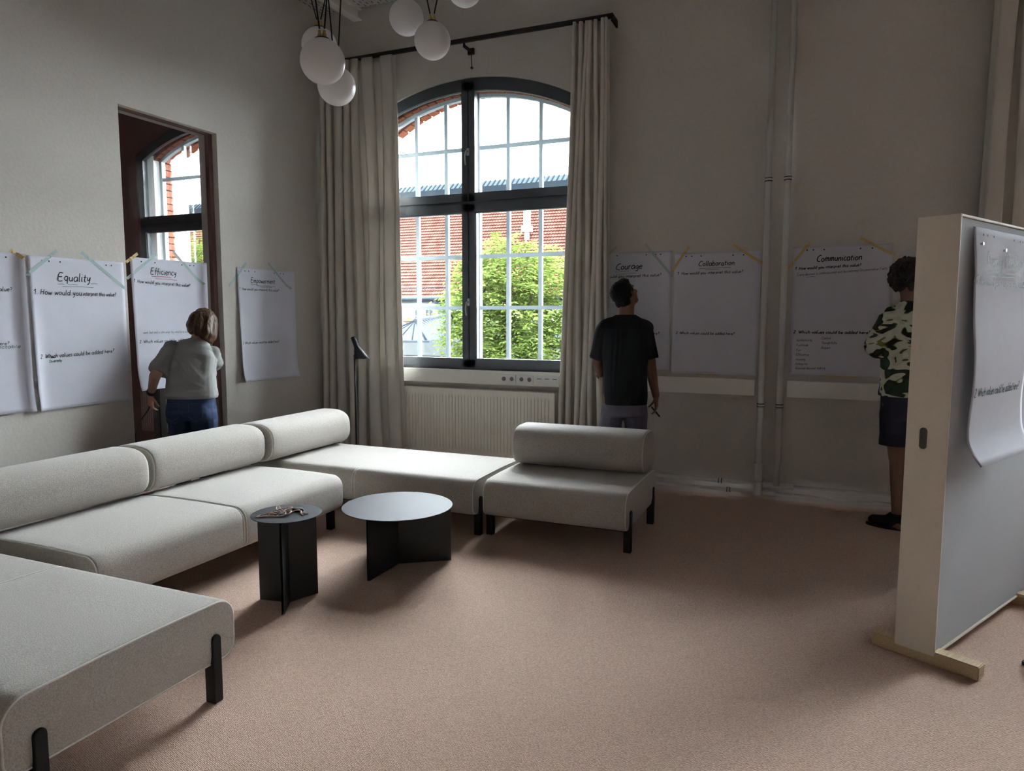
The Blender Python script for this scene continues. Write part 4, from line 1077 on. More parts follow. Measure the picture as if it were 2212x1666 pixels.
while x < HX1:
    m_.loft([[(x-0.06, YR-0.18, 16.66), (x+0.06, YR-0.18, 16.66), (x+0.06, YR-0.22, 16.76), (x-0.06, YR-0.22, 16.76)],
             [(x-0.06, YR+0.95, 17.55), (x+0.06, YR+0.95, 17.55), (x+0.06, YR+0.91, 17.65), (x-0.06, YR+0.91, 17.65)]], True, True); x += 0.62
hb(m_, 'standing_seams', M['gutter'], kind='stuff')
g_ = MB(); g_.tube([(HX0, HY-0.12, HZ-0.02), (HX1, HY-0.12, HZ-0.02)], 0.16, 10); hb(g_, 'gutter', M['seam_metal'])
hb(MB().box(HX0, HX1, HY-0.02, HY+0.75, HZ-0.42, HZ-0.12), 'eaves_board', M['gutter'])
# snow guard
g_ = MB()
for z in (HZ+1.15, HZ+0.9): g_.tube([(HX0, HY+0.78, z), (HX1, HY+0.78, z)], 0.03, 6)
x = HX0
while x < HX1:
    if -60 < x < -15: g_.tube([(x, HY+0.78, HZ+0.85), (x, HY+0.78, HZ+1.2)], 0.022, 4)
    x += 0.33
x = HX0+1.0
while x < HX1: g_.tube([(x, HY+0.78, HZ+1.2), (x, HY+0.5, HZ+0.45)], 0.04, 6); x += 1.1
hb(g_, 'snow_guard', M['seam_metal'])
# arched small windows
for wx in (-39.3, -38.75, -37.45, -36.0, -33.0, -30.0, -41.5, -44.0):
    if wx in (-39.3,): continue
    w_ = MB(); n = 10
    out = [(wx-0.42, 0.85), (wx+0.42, 0.85)] + [(wx+0.42*math.cos(PI*i/n), 1.95+0.2*math.sin(PI*i/n)) for i in range(n+1)]
    w_.loft([[(a, y, z) for a, z in out] for y in (HY+0.66, HY+0.69)], True, True)
    fr_ = hb(w_, 'far_window', M['ext_window'])
    b_ = MB(); b_.box(wx-0.025, wx+0.025, HY+0.63, HY+0.67, 0.85, 2.1); b_.box(wx-0.42, wx+0.42, HY+0.63, HY+0.67, 1.38, 1.43)
    b_.V = [(v[0]-ho.x, v[1]-ho.y, v[2]-ho.z) for v in b_.V]; b_.build('glazing_bar', M['outer_frame'], fr_)
g_ = MB(); g_.tube([(-36.3, HY-0.1, HZ-0.15), (-36.3, HY-0.1, HZ-0.45), (-36.0, HY+0.25, 2.75), (-35.45, HY+0.5, 2.2), (-35.45, HY+0.55, -6)], [0.24, 0.13, 0.12, 0.12, 0.12], 10)
hb(g_, 'downspout', M['seam_metal'])
# white flue on the roof
g_ = MB(); g_.tube([(-28.6, 71.2, 9.2), (-28.6, 71.2, 10.3)], 0.28, 14); g_.tube([(-28.6, 71.2, 10.3), (-28.6, 71.2, 10.9)], 0.62, 16); g_.tube([(-28.6, 71.2, 10.9), (-28.6, 71.2, 13.7)], 0.38, 16)
hb(g_, 'flue', M['hall_white'])

# low flat roof with a metal lantern
low = empty('low_building', (-14.0, 34.0, -6.0), label='low building with pale felt roof below the window on the left', cat='building'); lo_ = Vector(low.location)
def lb(mb, name, m, **k):
    mb.V = [(v[0]-lo_.x, v[1]-lo_.y, v[2]-lo_.z) for v in mb.V]; return mb.build(name, m, low, **k)
lb(MB().box(-42, 4, 19.9, 56, -6.0, 0.13), 'wall', M['ext_white'])
lb(MB().box(-42.2, 4.2, 19.8, 56.2, 0.13, 0.2), 'felt_roof', M['felt_roof'])
def P3(x, y, z): return (x, y, z)
# lantern: hipped, ridge runs away to the right
dx = Vector((-0.36, 0.933, 0)); dy = Vector((-0.933, -0.36, 0)); c0 = Vector((-16.88, 29.35, 0.2)) + dy*1.4
hwid = 1.4; ln_ = 35.0; hgt = 0.95
def q_(a, b, z): v = c0+dx*a+dy*b; return (v.x, v.y, z)
rr0 = 5.0
lan = MB()
base = [q_(0, -hwid, 0.25), q_(ln_, -hwid, 0.25), q_(ln_, hwid, 0.25), q_(0, hwid, 0.25)]
ra, rb_ = q_(rr0, 0, 1.19), q_(ln_, 0, 1.92)
lan.add(base+[ra, rb_], [[0, 1, 5, 4], [1, 2, 5], [2, 3, 4, 5], [3, 0, 4], [0, 3, 2, 1]])
lb(lan, 'lantern_roof', M['skylight'])
sm = MB(); k_ = 0
def seam(a, b, r=0.045): sm.tube([a, b], r, 5)
t = rr0
while t < ln_:
    zr = 1.19+0.73*(t-rr0)/(ln_-rr0)
    seam(q_(t, -0.10, zr-0.05), q_(t, -hwid-0.02, 0.27), 0.028); seam(q_(t, 0.10, zr-0.05), q_(t, hwid, 0.27), 0.028); t += 1.0
for a in (base[0], base[3]): seam(a, ra, 0.06)
for a in (base[1], base[2]): seam(a, rb_, 0.06)
for b in (-0.7, 0.0, 0.7): seam(ra, q_(0, b, 0.27), 0.028)
lb(sm, 'seams', M['seam_dark'])
cp = MB(); cp.tube([ra, rb_], 0.14, 6); lb(cp, 'ridge_cap', M['seam_metal'])
kb = MB(); kb.loft([[q_(-0.15, -hwid-0.15, z), q_(ln_+.15, -hwid-.15, z), q_(ln_+.15, hwid+.15, z), q_(-.15, hwid+.15, z)] for z in (0.2, 0.30)], True, True); lb(kb, 'kerb', M['seam_metal'])
vt = empty('roof_vent', (-22.35, 36.8, 0.2), label='small roof vent with orange cap on the low flat roof', cat='vent')
MB().lathe([(0.55, 0.0), (0.55, 0.35), (0.32, 0.5), (0.32, 1.25), (0.45, 1.3), (0.001, 1.3)], (0, 0, 0), 18).build('vent_body', M['seam_metal'], vt)
MB().lathe([(0.95, 1.45), (0.97, 1.52), (0.5, 1.68), (0.12, 1.9), (0.001, 1.95)], (0, 0, 0), 18).build('vent_cap', M['cap_orange'], vt)
MB().lathe([(0.6, 1.3), (0.95, 1.38), (0.95, 1.44), (0.001, 1.44)], (0, 0, 0), 18).build('vent_collar', M['ext_white'], vt)
vt.scale = (0.42, 0.42, 0.62)

box_obj('low_sky_blocker', 20, 46, 8, 64, -6.0, 3.7, M['ext_white'], kind='structure')  # unseen long block, added to keep low sky light off the upper left wall
cb = empty('cable', (-5.3, 4.25, 0.0), label='thin black cable hanging behind the glass, below the Efficiency sheet', cat='cable')
MB().tube(crom([(0.02, 0.24, 0.86), (0.01, 0.135, 0.67), (0.0, 0.07, 0.59), (0, 0.02, 0.50), (0, 0.0, 0.40), (0.02, 0.02, 0.02)], 6), 0.006, 8).build('cable_run', M['rubber'], cb, smooth=True)
MB().bbox(-0.03, 0.06, 0.20, 0.28, 0.0, 0.86, 0.01).build('stand', M['black_metal'], cb)
# trees
def tree(loc, h, rx, ry, zc, rz, nleaf, seed, label, leafsize=0.13):
    rnd = random.Random(seed); T = empty('tree', loc, label=label, cat='tree')
    mb = MB(); tips = []
    def inside(q): return q.z < zc-rz*0.6 or (q.x/rx)**2+(q.y/ry)**2+((q.z-zc)/rz)**2 < 0.80
    def branch(p, d_, ln, r, lvl):
        pts = [p]; q = p.copy(); dd = d_.copy()
        for i in range(4):
            dd = (dd + Vector((rnd.uniform(-.25, .25), rnd.uniform(-.25, .25), rnd.uniform(-.05, .18)))).normalized()
            q = q + dd*ln/4
            if lvl and not inside(q): break
            pts.append(q.copy())
            if lvl >= 2: tips.append(q.copy())
        if len(pts) < 3: return
        mb.tube(pts, [r*(1-0.16*i) for i in range(len(pts))], 6 if lvl else 9, False)
        if lvl < 4:
            for i in range(3 if lvl else 7):
                a = rnd.uniform(0, 2*PI); el = rnd.uniform(0.1, 0.9)
                nd = (dd*0.7 + Vector((math.cos(a), math.sin(a), el))*0.8).normalized()
                branch(pts[min(len(pts)-1, rnd.choice((2, 3, 4, 4)))], nd, ln*rnd.uniform(.55, .75), r*0.5, lvl+1)
    branch(Vector((0, 0, 0)), Vector((0, 0, 1)), h*0.62, 0.10, 0)
    # clip branches that stray far outside the crown
    mb.build('branches', M['bark'], T)
    V = []; F = []
    # crown: clumps made of drooping leaflet pairs
    clumps = []
    for _ in range(int(nleaf/46)):
        while True:
            a = Vector((rnd.uniform(-1, 1), rnd.uniform(-1, 1), rnd.uniform(-1, 1)))
            if 0.3 < a.length < 1: break
        c = Vector((a.x*rx, a.y*ry, zc+a.z*rz))
        clumps.append(c)
    for c in clumps:
        R = rnd.uniform(0.22, 0.42)
        for s_ in range(6):
            a = rnd.uniform(0, 2*PI); el = rnd.uniform(-0.5, 0.8); d_ = Vector((math.cos(a)*math.cos(el), math.sin(a)*math.cos(el), math.sin(el)))
            for kx in range(4):
                p = c + d_*R*(kx+1)/4*1.2 + Vector((0, 0, -0.03*kx*kx*0.5))
                side = d_.cross(Vector((0, 0, 1))).normalized()
                for s in (-1, 1):
                    l = leafsize*rnd.uniform(.7, 1.15); dirv = (side*s + d_*0.5 + Vector((rnd.uniform(-.2, .2), rnd.uniform(-.2, .2), rnd.uniform(-.5, .15)))).normalized()
                    up = dirv.cross(Vector((rnd.uniform(-.5, .5), rnd.uniform(-.5, .5), 1))).normalized()*l*0.26
                    n0 = len(V); m1 = p+dirv*l*0.5+Vector((0, 0, l*0.06))
                    V += [tuple(p), tuple(m1+up), tuple(p+dirv*l-Vector((0, 0, l*0.1))), tuple(m1-up)]; F.append([n0, n0+1, n0+2, n0+3])
    mk('foliage', V, F, M['leaf'], T, kind='stuff')
    return T
tree((-6.75, 16.0, -6.0), 8.6, 1.75, 1.75, 7.25, 2.15, 36000, 11, 'bright green tree filling the right half of the arched window')
tree((-18.4, 17.6, -6.0), 10.2, 2.4, 2.2, 7.4, 3.3, 30000, 21, 'green tree seen through the glass opening at left')

# things just showing at the right picture edge
ch = empty('office_chair', (1.02, 3.00, 0), 0.4, label='dark swivel chair whose back just shows at the right picture edge', cat='chair')
MB().bbox(-0.02, 0.02, -0.21, 0.21, 0.62, 1.02, 0.018).build('backrest', M['rubber'], ch, smooth=True)
MB().bbox(0.04, 0.48, -0.22, 0.22, 0.43, 0.49, 0.02).build('seat', M['rubber'], ch, smooth=True)
MB().tube([(0.26, 0, 0.08), (0.26, 0, 0.44)], 0.025, 12).build('column', M['black_metal'], ch)
MB().tube([(0.0, 0, 0.70), (0.05, 0, 0.45), (0.2, 0, 0.44)], 0.016, 8).build('back_bracket', M['black_metal'], ch)
for i in range(5):
    a = 2*PI*i/5 + 0.6; c_ = Vector((0.26, 0, 0)); d_ = Vector((math.cos(a), math.sin(a), 0))
    MB().tube([c_+Vector((0, 0, 0.10)), c_+d_*0.25+Vector((0, 0, 0.075))], [0.022, 0.014], 8).build('leg', M['black_metal'], ch)
    MB().tube([c_+d_*0.25+Vector((-d_.y*.014, d_.x*.014, 0.03)), c_+d_*0.25+Vector((d_.y*.014, -d_.x*.014, 0.03))], 0.029, 14).build('caster', M['rubber'], ch)

# ------------------------------------------------------------------ people
def caps(mb, p0, r0, p1, r1, n=14, m=5, fl=(1, 1), up=None):
    """tapered capsule, optionally flattened: fl = (scale across, scale along the second axis)"""
    p0, p1 = Vector(p0), Vector(p1); t = (p1-p0); ln = t.length or 1e-4; t = t/ln
    a = Vector(up) if up else (Vector((0, 0, 1)) if abs(t.z) < 0.85 else Vector((0, 1, 0)))
    b = t.cross(a).normalized(); a = b.cross(t).normalized()
    rings = []
    for i in range(m, -1, -1):
        th = PI/2*i/m; rings.append((p0 - t*r0*math.sin(th), max(r0*math.cos(th), r0*0.05)))
    for i in range(0, m+1):
        th = PI/2*i/m; rings.append((p1 + t*r1*math.sin(th), max(r1*math.cos(th), r1*0.05)))
    mb.loft([[c + (b*math.cos(2*PI*j/n)*fl[0] + a*math.sin(2*PI*j/n)*fl[1])*r for j in range(n)] for c, r in rings], True, True)
def ell(mb, c, rx, ry, rz, rot=None, n=20, m=12):
    R = rot or Matrix.Identity(3); rings = []
    for i in range(m+1):
        th = PI*i/m; s = max(math.sin(th), 0.03)
        rings.append([Vector(c)+R @ Vector((rx*s*math.cos(2*PI*j/n), ry*s*math.sin(2*PI*j/n), -rz*math.cos(th))) for j in range(n)])
    mb.loft(rings, True, True)
def rings_(mb, L_, n=26, e=2.3):
    """stack of superelliptic rings: (cx, cy, cz, rx, ry, tiltx, yaw)"""
    R = []
    for it in L_:
        cx, cy, cz, rx, ry = it[:5]; tx = it[5] if len(it) > 5 else 0; yw = it[6] if len(it) > 6 else 0; tyy = it[7] if len(it) > 7 else 0
        M_ = Matrix.Rotation(yw, 3, 'Z') @ Matrix.Rotation(tx, 3, 'X') @ Matrix.Rotation(tyy, 3, 'Y')
        R.append([Vector((cx, cy, cz)) + M_ @ Vector((rx*math.copysign(abs(math.cos(a))**(2/e), math.cos(a)), ry*math.copysign(abs(math.sin(a))**(2/e), math.sin(a)), 0)) for a in [2*PI*j/n for j in range(n)]])
    mb.loft(R, True, True)
def organic(name, mb, m, parent, voxel=0.006, smooth=5, wr=0.0, wscale=(6, 6, 6), cut=None, seed=0, fine=0.0, folds=()):
    o = mb.build(name+'_tmp', None, None)
    md = o.modifiers.new('r', 'REMESH'); md.mode = 'VOXEL'; md.voxel_size = voxel; md.use_smooth_shade = True
    if smooth: s = o.modifiers.new('s', 'SMOOTH'); s.factor = 0.5; s.iterations = smooth
    dg = bpy.context.evaluated_depsgraph_get(); dg.update()
    me = bpy.data.meshes.new_from_object(o.evaluated_get(dg))
    bpy.data.objects.remove(o)
    if wr or fine or folds:
        off = Vector((seed*3.1, seed*1.7, seed)); nr = [v.normal.copy() for v in me.vertices]
        for v, n_ in zip(me.vertices, nr):
            c = v.co; q = Vector((c.x*wscale[0], c.y*wscale[1], c.z*wscale[2]))+off
            h = 0
            if wr:
                k = noise.noise(q); h += wr*(abs(k)*2.2-0.5)
            if fine: h += fine*noise.noise(c*70+off)
            for (fx, fy, fz, dx_, dz_, wd_, am_) in folds:   # a crease running from (fx,fz) along (dx,dz)
                rx_, rz_ = c.x-fx, c.z-fz; l2 = math.hypot(dx_, dz_); u_ = (rx_*dx_+rz_*dz_)/l2; w_ = (rx_*dz_-rz_*dx_)/l2
                if -0.02 < u_ < l2+0.02 and (c.y-fy)*1 < 0.10: h += am_*math.exp(-(w_/wd_)**2)*math.sin(PI*min(max(u_/l2, 0), 1))
            v.co = c + n_*h
    if cut:
        bm = bmesh.new(); bm.from_mesh(me)
        for (co, no) in cut:
            bmesh.ops.bisect_plane(bm, geom=bm.verts[:]+bm.edges[:]+bm.faces[:], plane_co=co, plane_no=no, clear_outer=True)
        bm.to_mesh(me); bm.free()
    me.materials.clear(); me.materials.append(m); me.name = name
    me.polygons.foreach_set('use_smooth', [True]*len(me.polygons))
    r = bpy.data.objects.new(name, me); link(r); r.parent = parent
    return r
def sleeve(mb, a, b, r0, r1):
    a, b = Vector(a), Vector(b); d_ = (b-a); ell(mb, a, r0, r0, r0)
    mb.tube([a, a+d_*0.5, a+d_*0.98, b], [r0, (r0+r1)/2, r1, r1*1.01], 22)
def hand(mb, w, d_, palm_n, size=1.0, curl=0.5, thumb_side=1, grip=False):
    """w wrist point, d_ direction of the palm, palm_n normal on the palm side"""
    w = Vector(w); d_ = Vector(d_).normalized(); pn = Vector(palm_n); pn = (pn - d_*pn.dot(d_)).normalized(); sd = d_.cross(pn)*thumb_side
    s = size
    caps(mb, w, 0.024*s, w+d_*0.03*s, 0.027*s, fl=(1, 0.75), up=pn)
    for k in (-1.5, -0.5, 0.5, 1.5):
        caps(mb, w+d_*0.015*s+sd*k*0.012*s, 0.014*s, w+d_*0.088*s+sd*k*0.018*s, 0.0115*s, n=10)
    for k, L_ in zip((1.5, 0.5, -0.5, -1.5), (0.068, 0.077, 0.072, 0.056)):
        p = w+d_*0.088*s+sd*k*0.0185*s; dd = d_.copy(); r = 0.0088*s
        for j, fr in enumerate((0.45, 0.31, 0.24)):
            a = curl*(0.55+0.35*j)
            dd = (dd*math.cos(a)+pn*math.sin(a)).normalized()
            # keep rotating in the d-pn plane
            q = p+dd*L_*s*fr; caps(mb, p, r, q, r*0.92, n=10); p = q; r *= 0.93
    p = w+d_*0.022*s+sd*0.024*s; dd = (d_*0.62+sd*0.62+pn*0.35).normalized()
    q = p+dd*0.038*s; caps(mb, p, 0.0125*s, q, 0.0105*s, n=10)
    dd2 = (d_*0.85+sd*(0.0 if grip else 0.2)+pn*(0.8 if grip else 0.4)).normalized(); q2 = q+dd2*0.030*s; caps(mb, q, 0.0103*s, q2, 0.0095*s, n=10)
    q3 = q2+(dd2*0.9+pn*0.3).normalized()*0.022*s; caps(mb, q2, 0.0095*s, q3, 0.0080*s, n=10)
def head(mb, c, R, s=1.0):
    """c skull centre; R: local +y face forward, +z up"""
    P_ = lambda x, y, z: Vector(c)+R @ Vector((x*s, y*s, z*s))
    ell(mb, P_(0, -0.010, 0.020), 0.074*s, 0.093*s, 0.088*s, R); ell(mb, P_(0, 0.018, -0.035), 0.062*s, 0.072*s, 0.075*s, R)
    ell(mb, P_(0, 0.052, -0.082), 0.036*s, 0.032*s, 0.028*s, R)          # chin
    caps(mb, P_(-0.045, 0.02, -0.072), 0.020*s, P_(-0.012, 0.062, -0.088), 0.018*s, n=10); caps(mb, P_(0.045, 0.02, -0.072), 0.020*s, P_(0.012, 0.062, -0.088), 0.018*s, n=10)
    caps(mb, P_(0, 0.083, 0.005), 0.0085*s, P_(0, 0.103, -0.034), 0.0125*s, n=10)   # nose
    for k in (-1, 1):
        ell(mb, P_(k*0.012, 0.092, -0.038), 0.009*s, 0.010*s, 0.007*s, R, 10, 6)
        caps(mb, P_(k*0.014, 0.086, 0.022), 0.009*s, P_(k*0.044, 0.072, 0.022), 0.008*s, n=8)     # brow
        ell(mb, P_(k*0.042, 0.062, -0.022), 0.022*s, 0.018*s, 0.018*s, R, 12, 8)                   # cheek
        caps(mb, P_(k*0.076, -0.010, 0.012), 0.0085*s, P_(k*0.080, -0.018, 0.020), 0.0085*s, n=8)
        caps(mb, P_(k*0.080, -0.020, 0.020), 0.007*s, P_(k*0.079, -0.014, -0.022), 0.006*s, n=8)  # ear rim
        caps(mb, P_(k*0.074, -0.004, 0.018), 0.006*s, P_(k*0.076, -0.006, -0.024), 0.007*s, n=8)
    caps(mb, P_(-0.020, 0.081, -0.060), 0.0065*s, P_(0.020, 0.081, -0.060), 0.0065*s, n=8)
    caps(mb, P_(-0.018, 0.079, -0.070), 0.0075*s, P_(0.018, 0.079, -0.070), 0.0075*s, n=8)
def face_parts(parent, c, R, s=1.0):
    P_ = lambda x, y, z: Vector(c)+R @ Vector((x*s, y*s, z*s))
    for k in (-1, 1):
        mb = MB(); ell(mb, P_(k*0.030, 0.0755, 0.004), 0.0125*s, 0.008*s, 0.0065*s, R, 12, 8); mb.build('eye', M['eye_white'], parent, smooth=True)
        mb = MB(); ell(mb, P_(k*0.030, 0.0825, 0.004), 0.0050*s, 0.003*s, 0.0050*s, R, 10, 6); mb.build('iris', M['hair_black'], parent, smooth=True)
    mb = MB(); caps(mb, P_(-0.019, 0.0865, -0.0645), 0.0032*s, P_(0.019, 0.0865, -0.0645), 0.0032*s, n=8); mb.build('mouth', M['lip'], parent, smooth=True)
def foot(mb, ankle, toe_dir, s=1.0):
    a = Vector(ankle); t = Vector(toe_dir).normalized()
    caps(mb, a, 0.040*s, a-t*0.02+Vector((0, 0, -0.045)), 0.036*s); caps(mb, Vector((a.x, a.y, 0.040))-t*0.035, 0.036*s, Vector((a.x, a.y, 0.034))+t*0.13, 0.030*s, fl=(1.2, 0.95))
def shoe(parent, ankle, toe_dir, m, name='shoe', s=1.0):
    a = Vector(ankle); t = Vector(toe_dir).normalized(); mb = MB()
    caps(mb, Vector((a.x, a.y, 0.058))-t*0.042, 0.046*s, Vector((a.x, a.y, 0.042))+t*0.150, 0.036*s, fl=(1.12, 0.95))
    caps(mb, Vector((a.x, a.y, 0.10))-t*0.01, 0.052*s, Vector((a.x, a.y, 0.05))+t*0.05, 0.045*s)
    o = organic(name, mb, m, parent, 0.008, 4, cut=[((0, 0, 0.002), (0, 0, -1)), ((0, 0, 0.115), (0, 0, 1))])
    so = MB(); out = []
    sd = Vector((-t.y, t.x, 0)); n = 20
    for i in range(n):
        an = 2*PI*i/n; l = 0.145*math.cos(an)+0.055; w = (0.046 if math.cos(an) > 0 else 0.040)*math.sin(an)
        p = Vector((a.x, a.y, 0))+t*l+sd*w; out.append(p)
    so.loft([[(p.x, p.y, z) for p in out] for z in (0.0, 0.018)], True, True); so.build('sole', M['rubber'], o)
    return o
def Rm(fwd, up):
    f = Vector(fwd).normalized(); u = Vector(up); u = (u-f*u.dot(f)).normalized(); x = f.cross(u)
    return Matrix((x, f, u)).transposed()

# --- woman writing on the sheet taped to the glass
W_ = empty('person', (-4.285, 3.925, 0), YAW, label='person in grey tee and jeans with chin-length brown hair, writing at the glass opening', cat='person')
b = MB()
hc = (0.030, 0.170, 1.402); HR = Rm((-0.55, 0.80, -0.35), (0.18, 0.25, 1))
head(b, hc, HR, 0.98)
caps(b, (0.035, 0.140, 1.345), 0.050, (0.010, 0.100, 1.265), 0.056)
rings_(b, [(0.0, 0.0, 0.72, 0.165, 0.115), (0.0, 0.0, 0.82, 0.170, 0.118), (-0.005, 0.010, 0.92, 0.145, 0.100), (-0.008, 0.045, 1.08, 0.150, 0.102, -0.2), (-0.008, 0.085, 1.20, 0.150, 0.088, -0.3), (0.0, 0.100, 1.265, 0.10, 0.06, -0.3)])
SL = Vector((-0.155, 0.045, 1.225)); EL = Vector((-0.218, -0.095, 1.030)); WL = Vector((-0.300, -0.005, 0.885))
caps(b, SL, 0.050, EL, 0.040); caps(b, EL, 0.040, WL, 0.025); hand(b, WL, (-0.12, 0.15, -0.75), (0.5, 0.6, 0.1), 0.92, 0.75, 1)
SR = Vector((0.112, 0.125, 1.180)); ER = Vector((0.050, 0.320, 1.08)); WR_ = Vector((-0.085, 0.300, 1.185))
caps(b, SR, 0.050, ER, 0.040); caps(b, ER, 0.040, WR_, 0.025); hand(b, WR_, (-0.75, 0.55, 0.25), (0.2, 0.6, -0.6), 0.92, 0.8, -1, True)
for k, (hx, kx) in ((-1, (-0.085, -0.085)), (1, (0.085, 0.095))):
    caps(b, (hx, 0.0, 0.74), 0.088, (kx, 0.03, 0.44), 0.058); caps(b, (kx, 0.03, 0.44), 0.055, (kx, -0.01, 0.10), 0.036); foot(b, (kx, -0.01, 0.09), (0.1*k-0.3, 1, 0), 0.9)
organic('body', b, M['skin_light'], W_, 0.0060, 4)
face_parts(W_, hc, HR, 0.98)
t = MB()
rings_(t, [(0.0, 0.0, 0.845, 0.182, 0.132), (-0.002, 0.004, 0.90, 0.186, 0.134), (-0.002, 0.018, 0.98, 0.178, 0.128, -0.1), (-0.006, 0.045, 1.08, 0.176, 0.125, -0.2, 0, 0.06), (-0.006, 0.075, 1.17, 0.174, 0.115, -0.3, 0, 0.12), (-0.004, 0.095, 1.235, 0.145, 0.090, -0.35, 0, 0.15), (0.008, 0.108, 1.285, 0.085, 0.065, -0.35)])
sleeve(t, SL+Vector((0.006, 0, 0.0)), SL.lerp(EL, 0.86), 0.066, 0.072); sleeve(t, SR, SR.lerp(ER, 0.8), 0.065, 0.068)
rings_(t, [(0.0, 0.0, 0.868, 0.184, 0.134), (-0.002, 0.0, 0.882, 0.190, 0.139), (-0.002, 0.0, 0.896, 0.184, 0.133)])
organic('tshirt', t, M['tee_grey'], W_, 0.0060, 3, wr=0.007, wscale=(7, 7, 16), seed=2,
        cut=[((0, 0, 0.862), (0.0, 0.0, -1))],
        folds=[(-0.10, 0, 1.19, 0.19, -0.22, 0.010, 0.010), (-0.04, 0, 1.20, 0.17, -0.20, 0.009, 0.009), (-0.12, 0, 1.10, 0.22, -0.18, 0.010, 0.010), (0.02, 0, 1.0, 0.13, -0.06, 0.009, 0.010), (-0.13, 0, 0.98, 0.2, -0.05, 0.010, 0.007), (-0.02, 0, 0.93, 0.17, 0.0, 0.008, 0.008)])
j = MB()
rings_(j, [(0.0, 0.0, 0.70, 0.180, 0.128), (0.0, -0.006, 0.76, 0.184, 0.138), (0.0, 0.0, 0.84, 0.172, 0.124), (0.0, 0.0, 0.905, 0.158, 0.112)])
for k, kx in ((-1, -0.085), (1, 0.095)):
    ell(j, (k*0.082, -0.052, 0.755), 0.088, 0.085, 0.090)
    caps(j, (k*0.088, 0.0, 0.72), 0.100, (kx, 0.03, 0.44), 0.070); caps(j, (kx, 0.03, 0.44), 0.068, (kx, -0.01, 0.13), 0.050)
jo = organic('jeans', j, M['jeans'], W_, 0.0065, 3, wr=0.004, wscale=(5, 5, 18), seed=4, cut=[((0, 0, 0.898), (0, 0, 1)), ((0, 0, 0.10), (0, 0, -1))])
for k in (-1, 1):
    st = MB(); pk = [(-0.052, 0.055), (0.052, 0.060), (0.048, -0.045), (0.0, -0.075), (-0.048, -0.045), (-0.052, 0.055)]
    pts = [(k*0.088+px, -0.140-0.002+0.02*abs(px)/0.05*0.3, 0.775+pz) for px, pz in pk]
    st.tube(pts, 0.0016, 5); st.build('pocket_stitching', M['stitch'], jo)
bl = MB(); rings_(bl, [(0, 0, 0.872, 0.170, 0.123), (0, 0, 0.898, 0.163, 0.118)]); bl.build('waistband', M['jeans'], jo, smooth=True)
shoe(W_, (-0.085, -0.01, 0.09), (-0.4, 1, 0), M['rubber'], 'shoe', 0.95); shoe(W_, (0.095, -0.01, 0.09), (-0.2, 1, 0), M['rubber'], 'shoe', 0.95)
wb = MB(); c_ = EL.lerp(WL, 0.86); dd_ = (WL-EL).normalized(); wb.tube([c_-dd_*0.012, c_+dd_*0.012], 0.0325, 18); wb.build('wristband', M['rubber'], W_, smooth=True)
hb_ = MB()
hp = lambda x, y, z: Vector(hc)+HR @ Vector((x, y, z))
ell(hb_, hp(0, -0.018, 0.030), 0.094, 0.106, 0.098, HR)
# bob: a curtain of hair falling to the jaw, longer at the back right
for (x, y, z, r_) in ((-0.075, -0.02, -0.03, 0.040), (-0.07, -0.06, -0.05, 0.042), (-0.03, -0.085, -0.06, 0.045), (0.02, -0.085, -0.075, 0.047), (0.06, -0.06, -0.085, 0.044), (0.080, -0.01, -0.075, 0.040), (0.078, 0.03, -0.065, 0.032)):
    caps(hb_, hp(x*0.85, y*0.9, 0.03), r_*1.05, hp(x, y, z), r_)
    caps(hb_, hp(x, y, z), r_, hp(x*0.98, y*0.95, z-0.035), r_*0.72)
organic('hair', hb_, M['hair_brown'], W_, 0.0055, 3, wr=0.0035, wscale=(34, 34, 4), seed=6, cut=[(tuple(hp(0, 0.062, 0)), tuple(HR @ Vector((0, 1, 0.18))))])
pn_ = MB(); e_ = WR_+Vector((-0.085, 0.055, 0.03)); pn_.tube([e_+Vector((0.05, -0.05, 0.02)), e_+Vector((-0.10, 0.045, -0.005)), e_+Vector((-0.11, 0.05, -0.007))], [0.007, 0.007, 0.003], 10)
pen_o = pn_.build('marker_pen', M['rubber'], None, smooth=True); pen_o.location = W_.location; pen_o.rotation_euler = W_.rotation_euler
tag(pen_o, label='dark marker held against the Efficiency sheet by the writing woman', cat='pen')

# --- man looking up at the Courage sheet
Mn = empty('person', (-1.352, 5.42, 0), YAW, label='person in black tee and grey shorts, head tilted back, standing behind the single sofa seat', cat='person')
b = MB(); hc = (-0.005, 0.012, 1.640); HR = Rm((0.60, 0.62, 0.52), (-0.45, -0.10, 1))
head(b, hc, HR, 1.04)
caps(b, (0.006, -0.005, 1.575), 0.060, (-0.004, 0.0, 1.455), 0.066)
rings_(b, [(0.0, 0.0, 0.82, 0.155, 0.105), (0.0, 0.0, 0.92, 0.158, 0.105), (0.0, 0.0, 1.02, 0.150, 0.10), (-0.004, 0.0, 1.18, 0.160, 0.105), (-0.006, 0.0, 1.32, 0.168, 0.100), (-0.004, 0.0, 1.42, 0.145, 0.085), (-0.002, 0.0, 1.47, 0.08, 0.06)])
SL = Vector((-0.180, 0.0, 1.385)); EL = Vector((-0.205, 0.06, 1.10)); WL = Vector((-0.155, 0.27, 1.00))
SR = Vector((0.160, 0.01, 1.385)); ER = Vector((0.195, -0.01, 1.085)); WR_ = Vector((0.253, 0.035, 0.852))
caps(b, SL+Vector((0.015, 0, -0.02)), 0.044, EL, 0.044); caps(b, EL, 0.044, WL, 0.028); hand(b, WL, (0.3, 0.7, 0.1), (0.3, 0, -1), 1.0, 0.6, 1)
caps(b, SR, 0.048, ER, 0.047); caps(b, ER, 0.047, WR_, 0.029); hand(b, WR_, (0.10, 0.05, -1), (-0.8, 0.35, 0), 1.0, 0.55, -1, True)
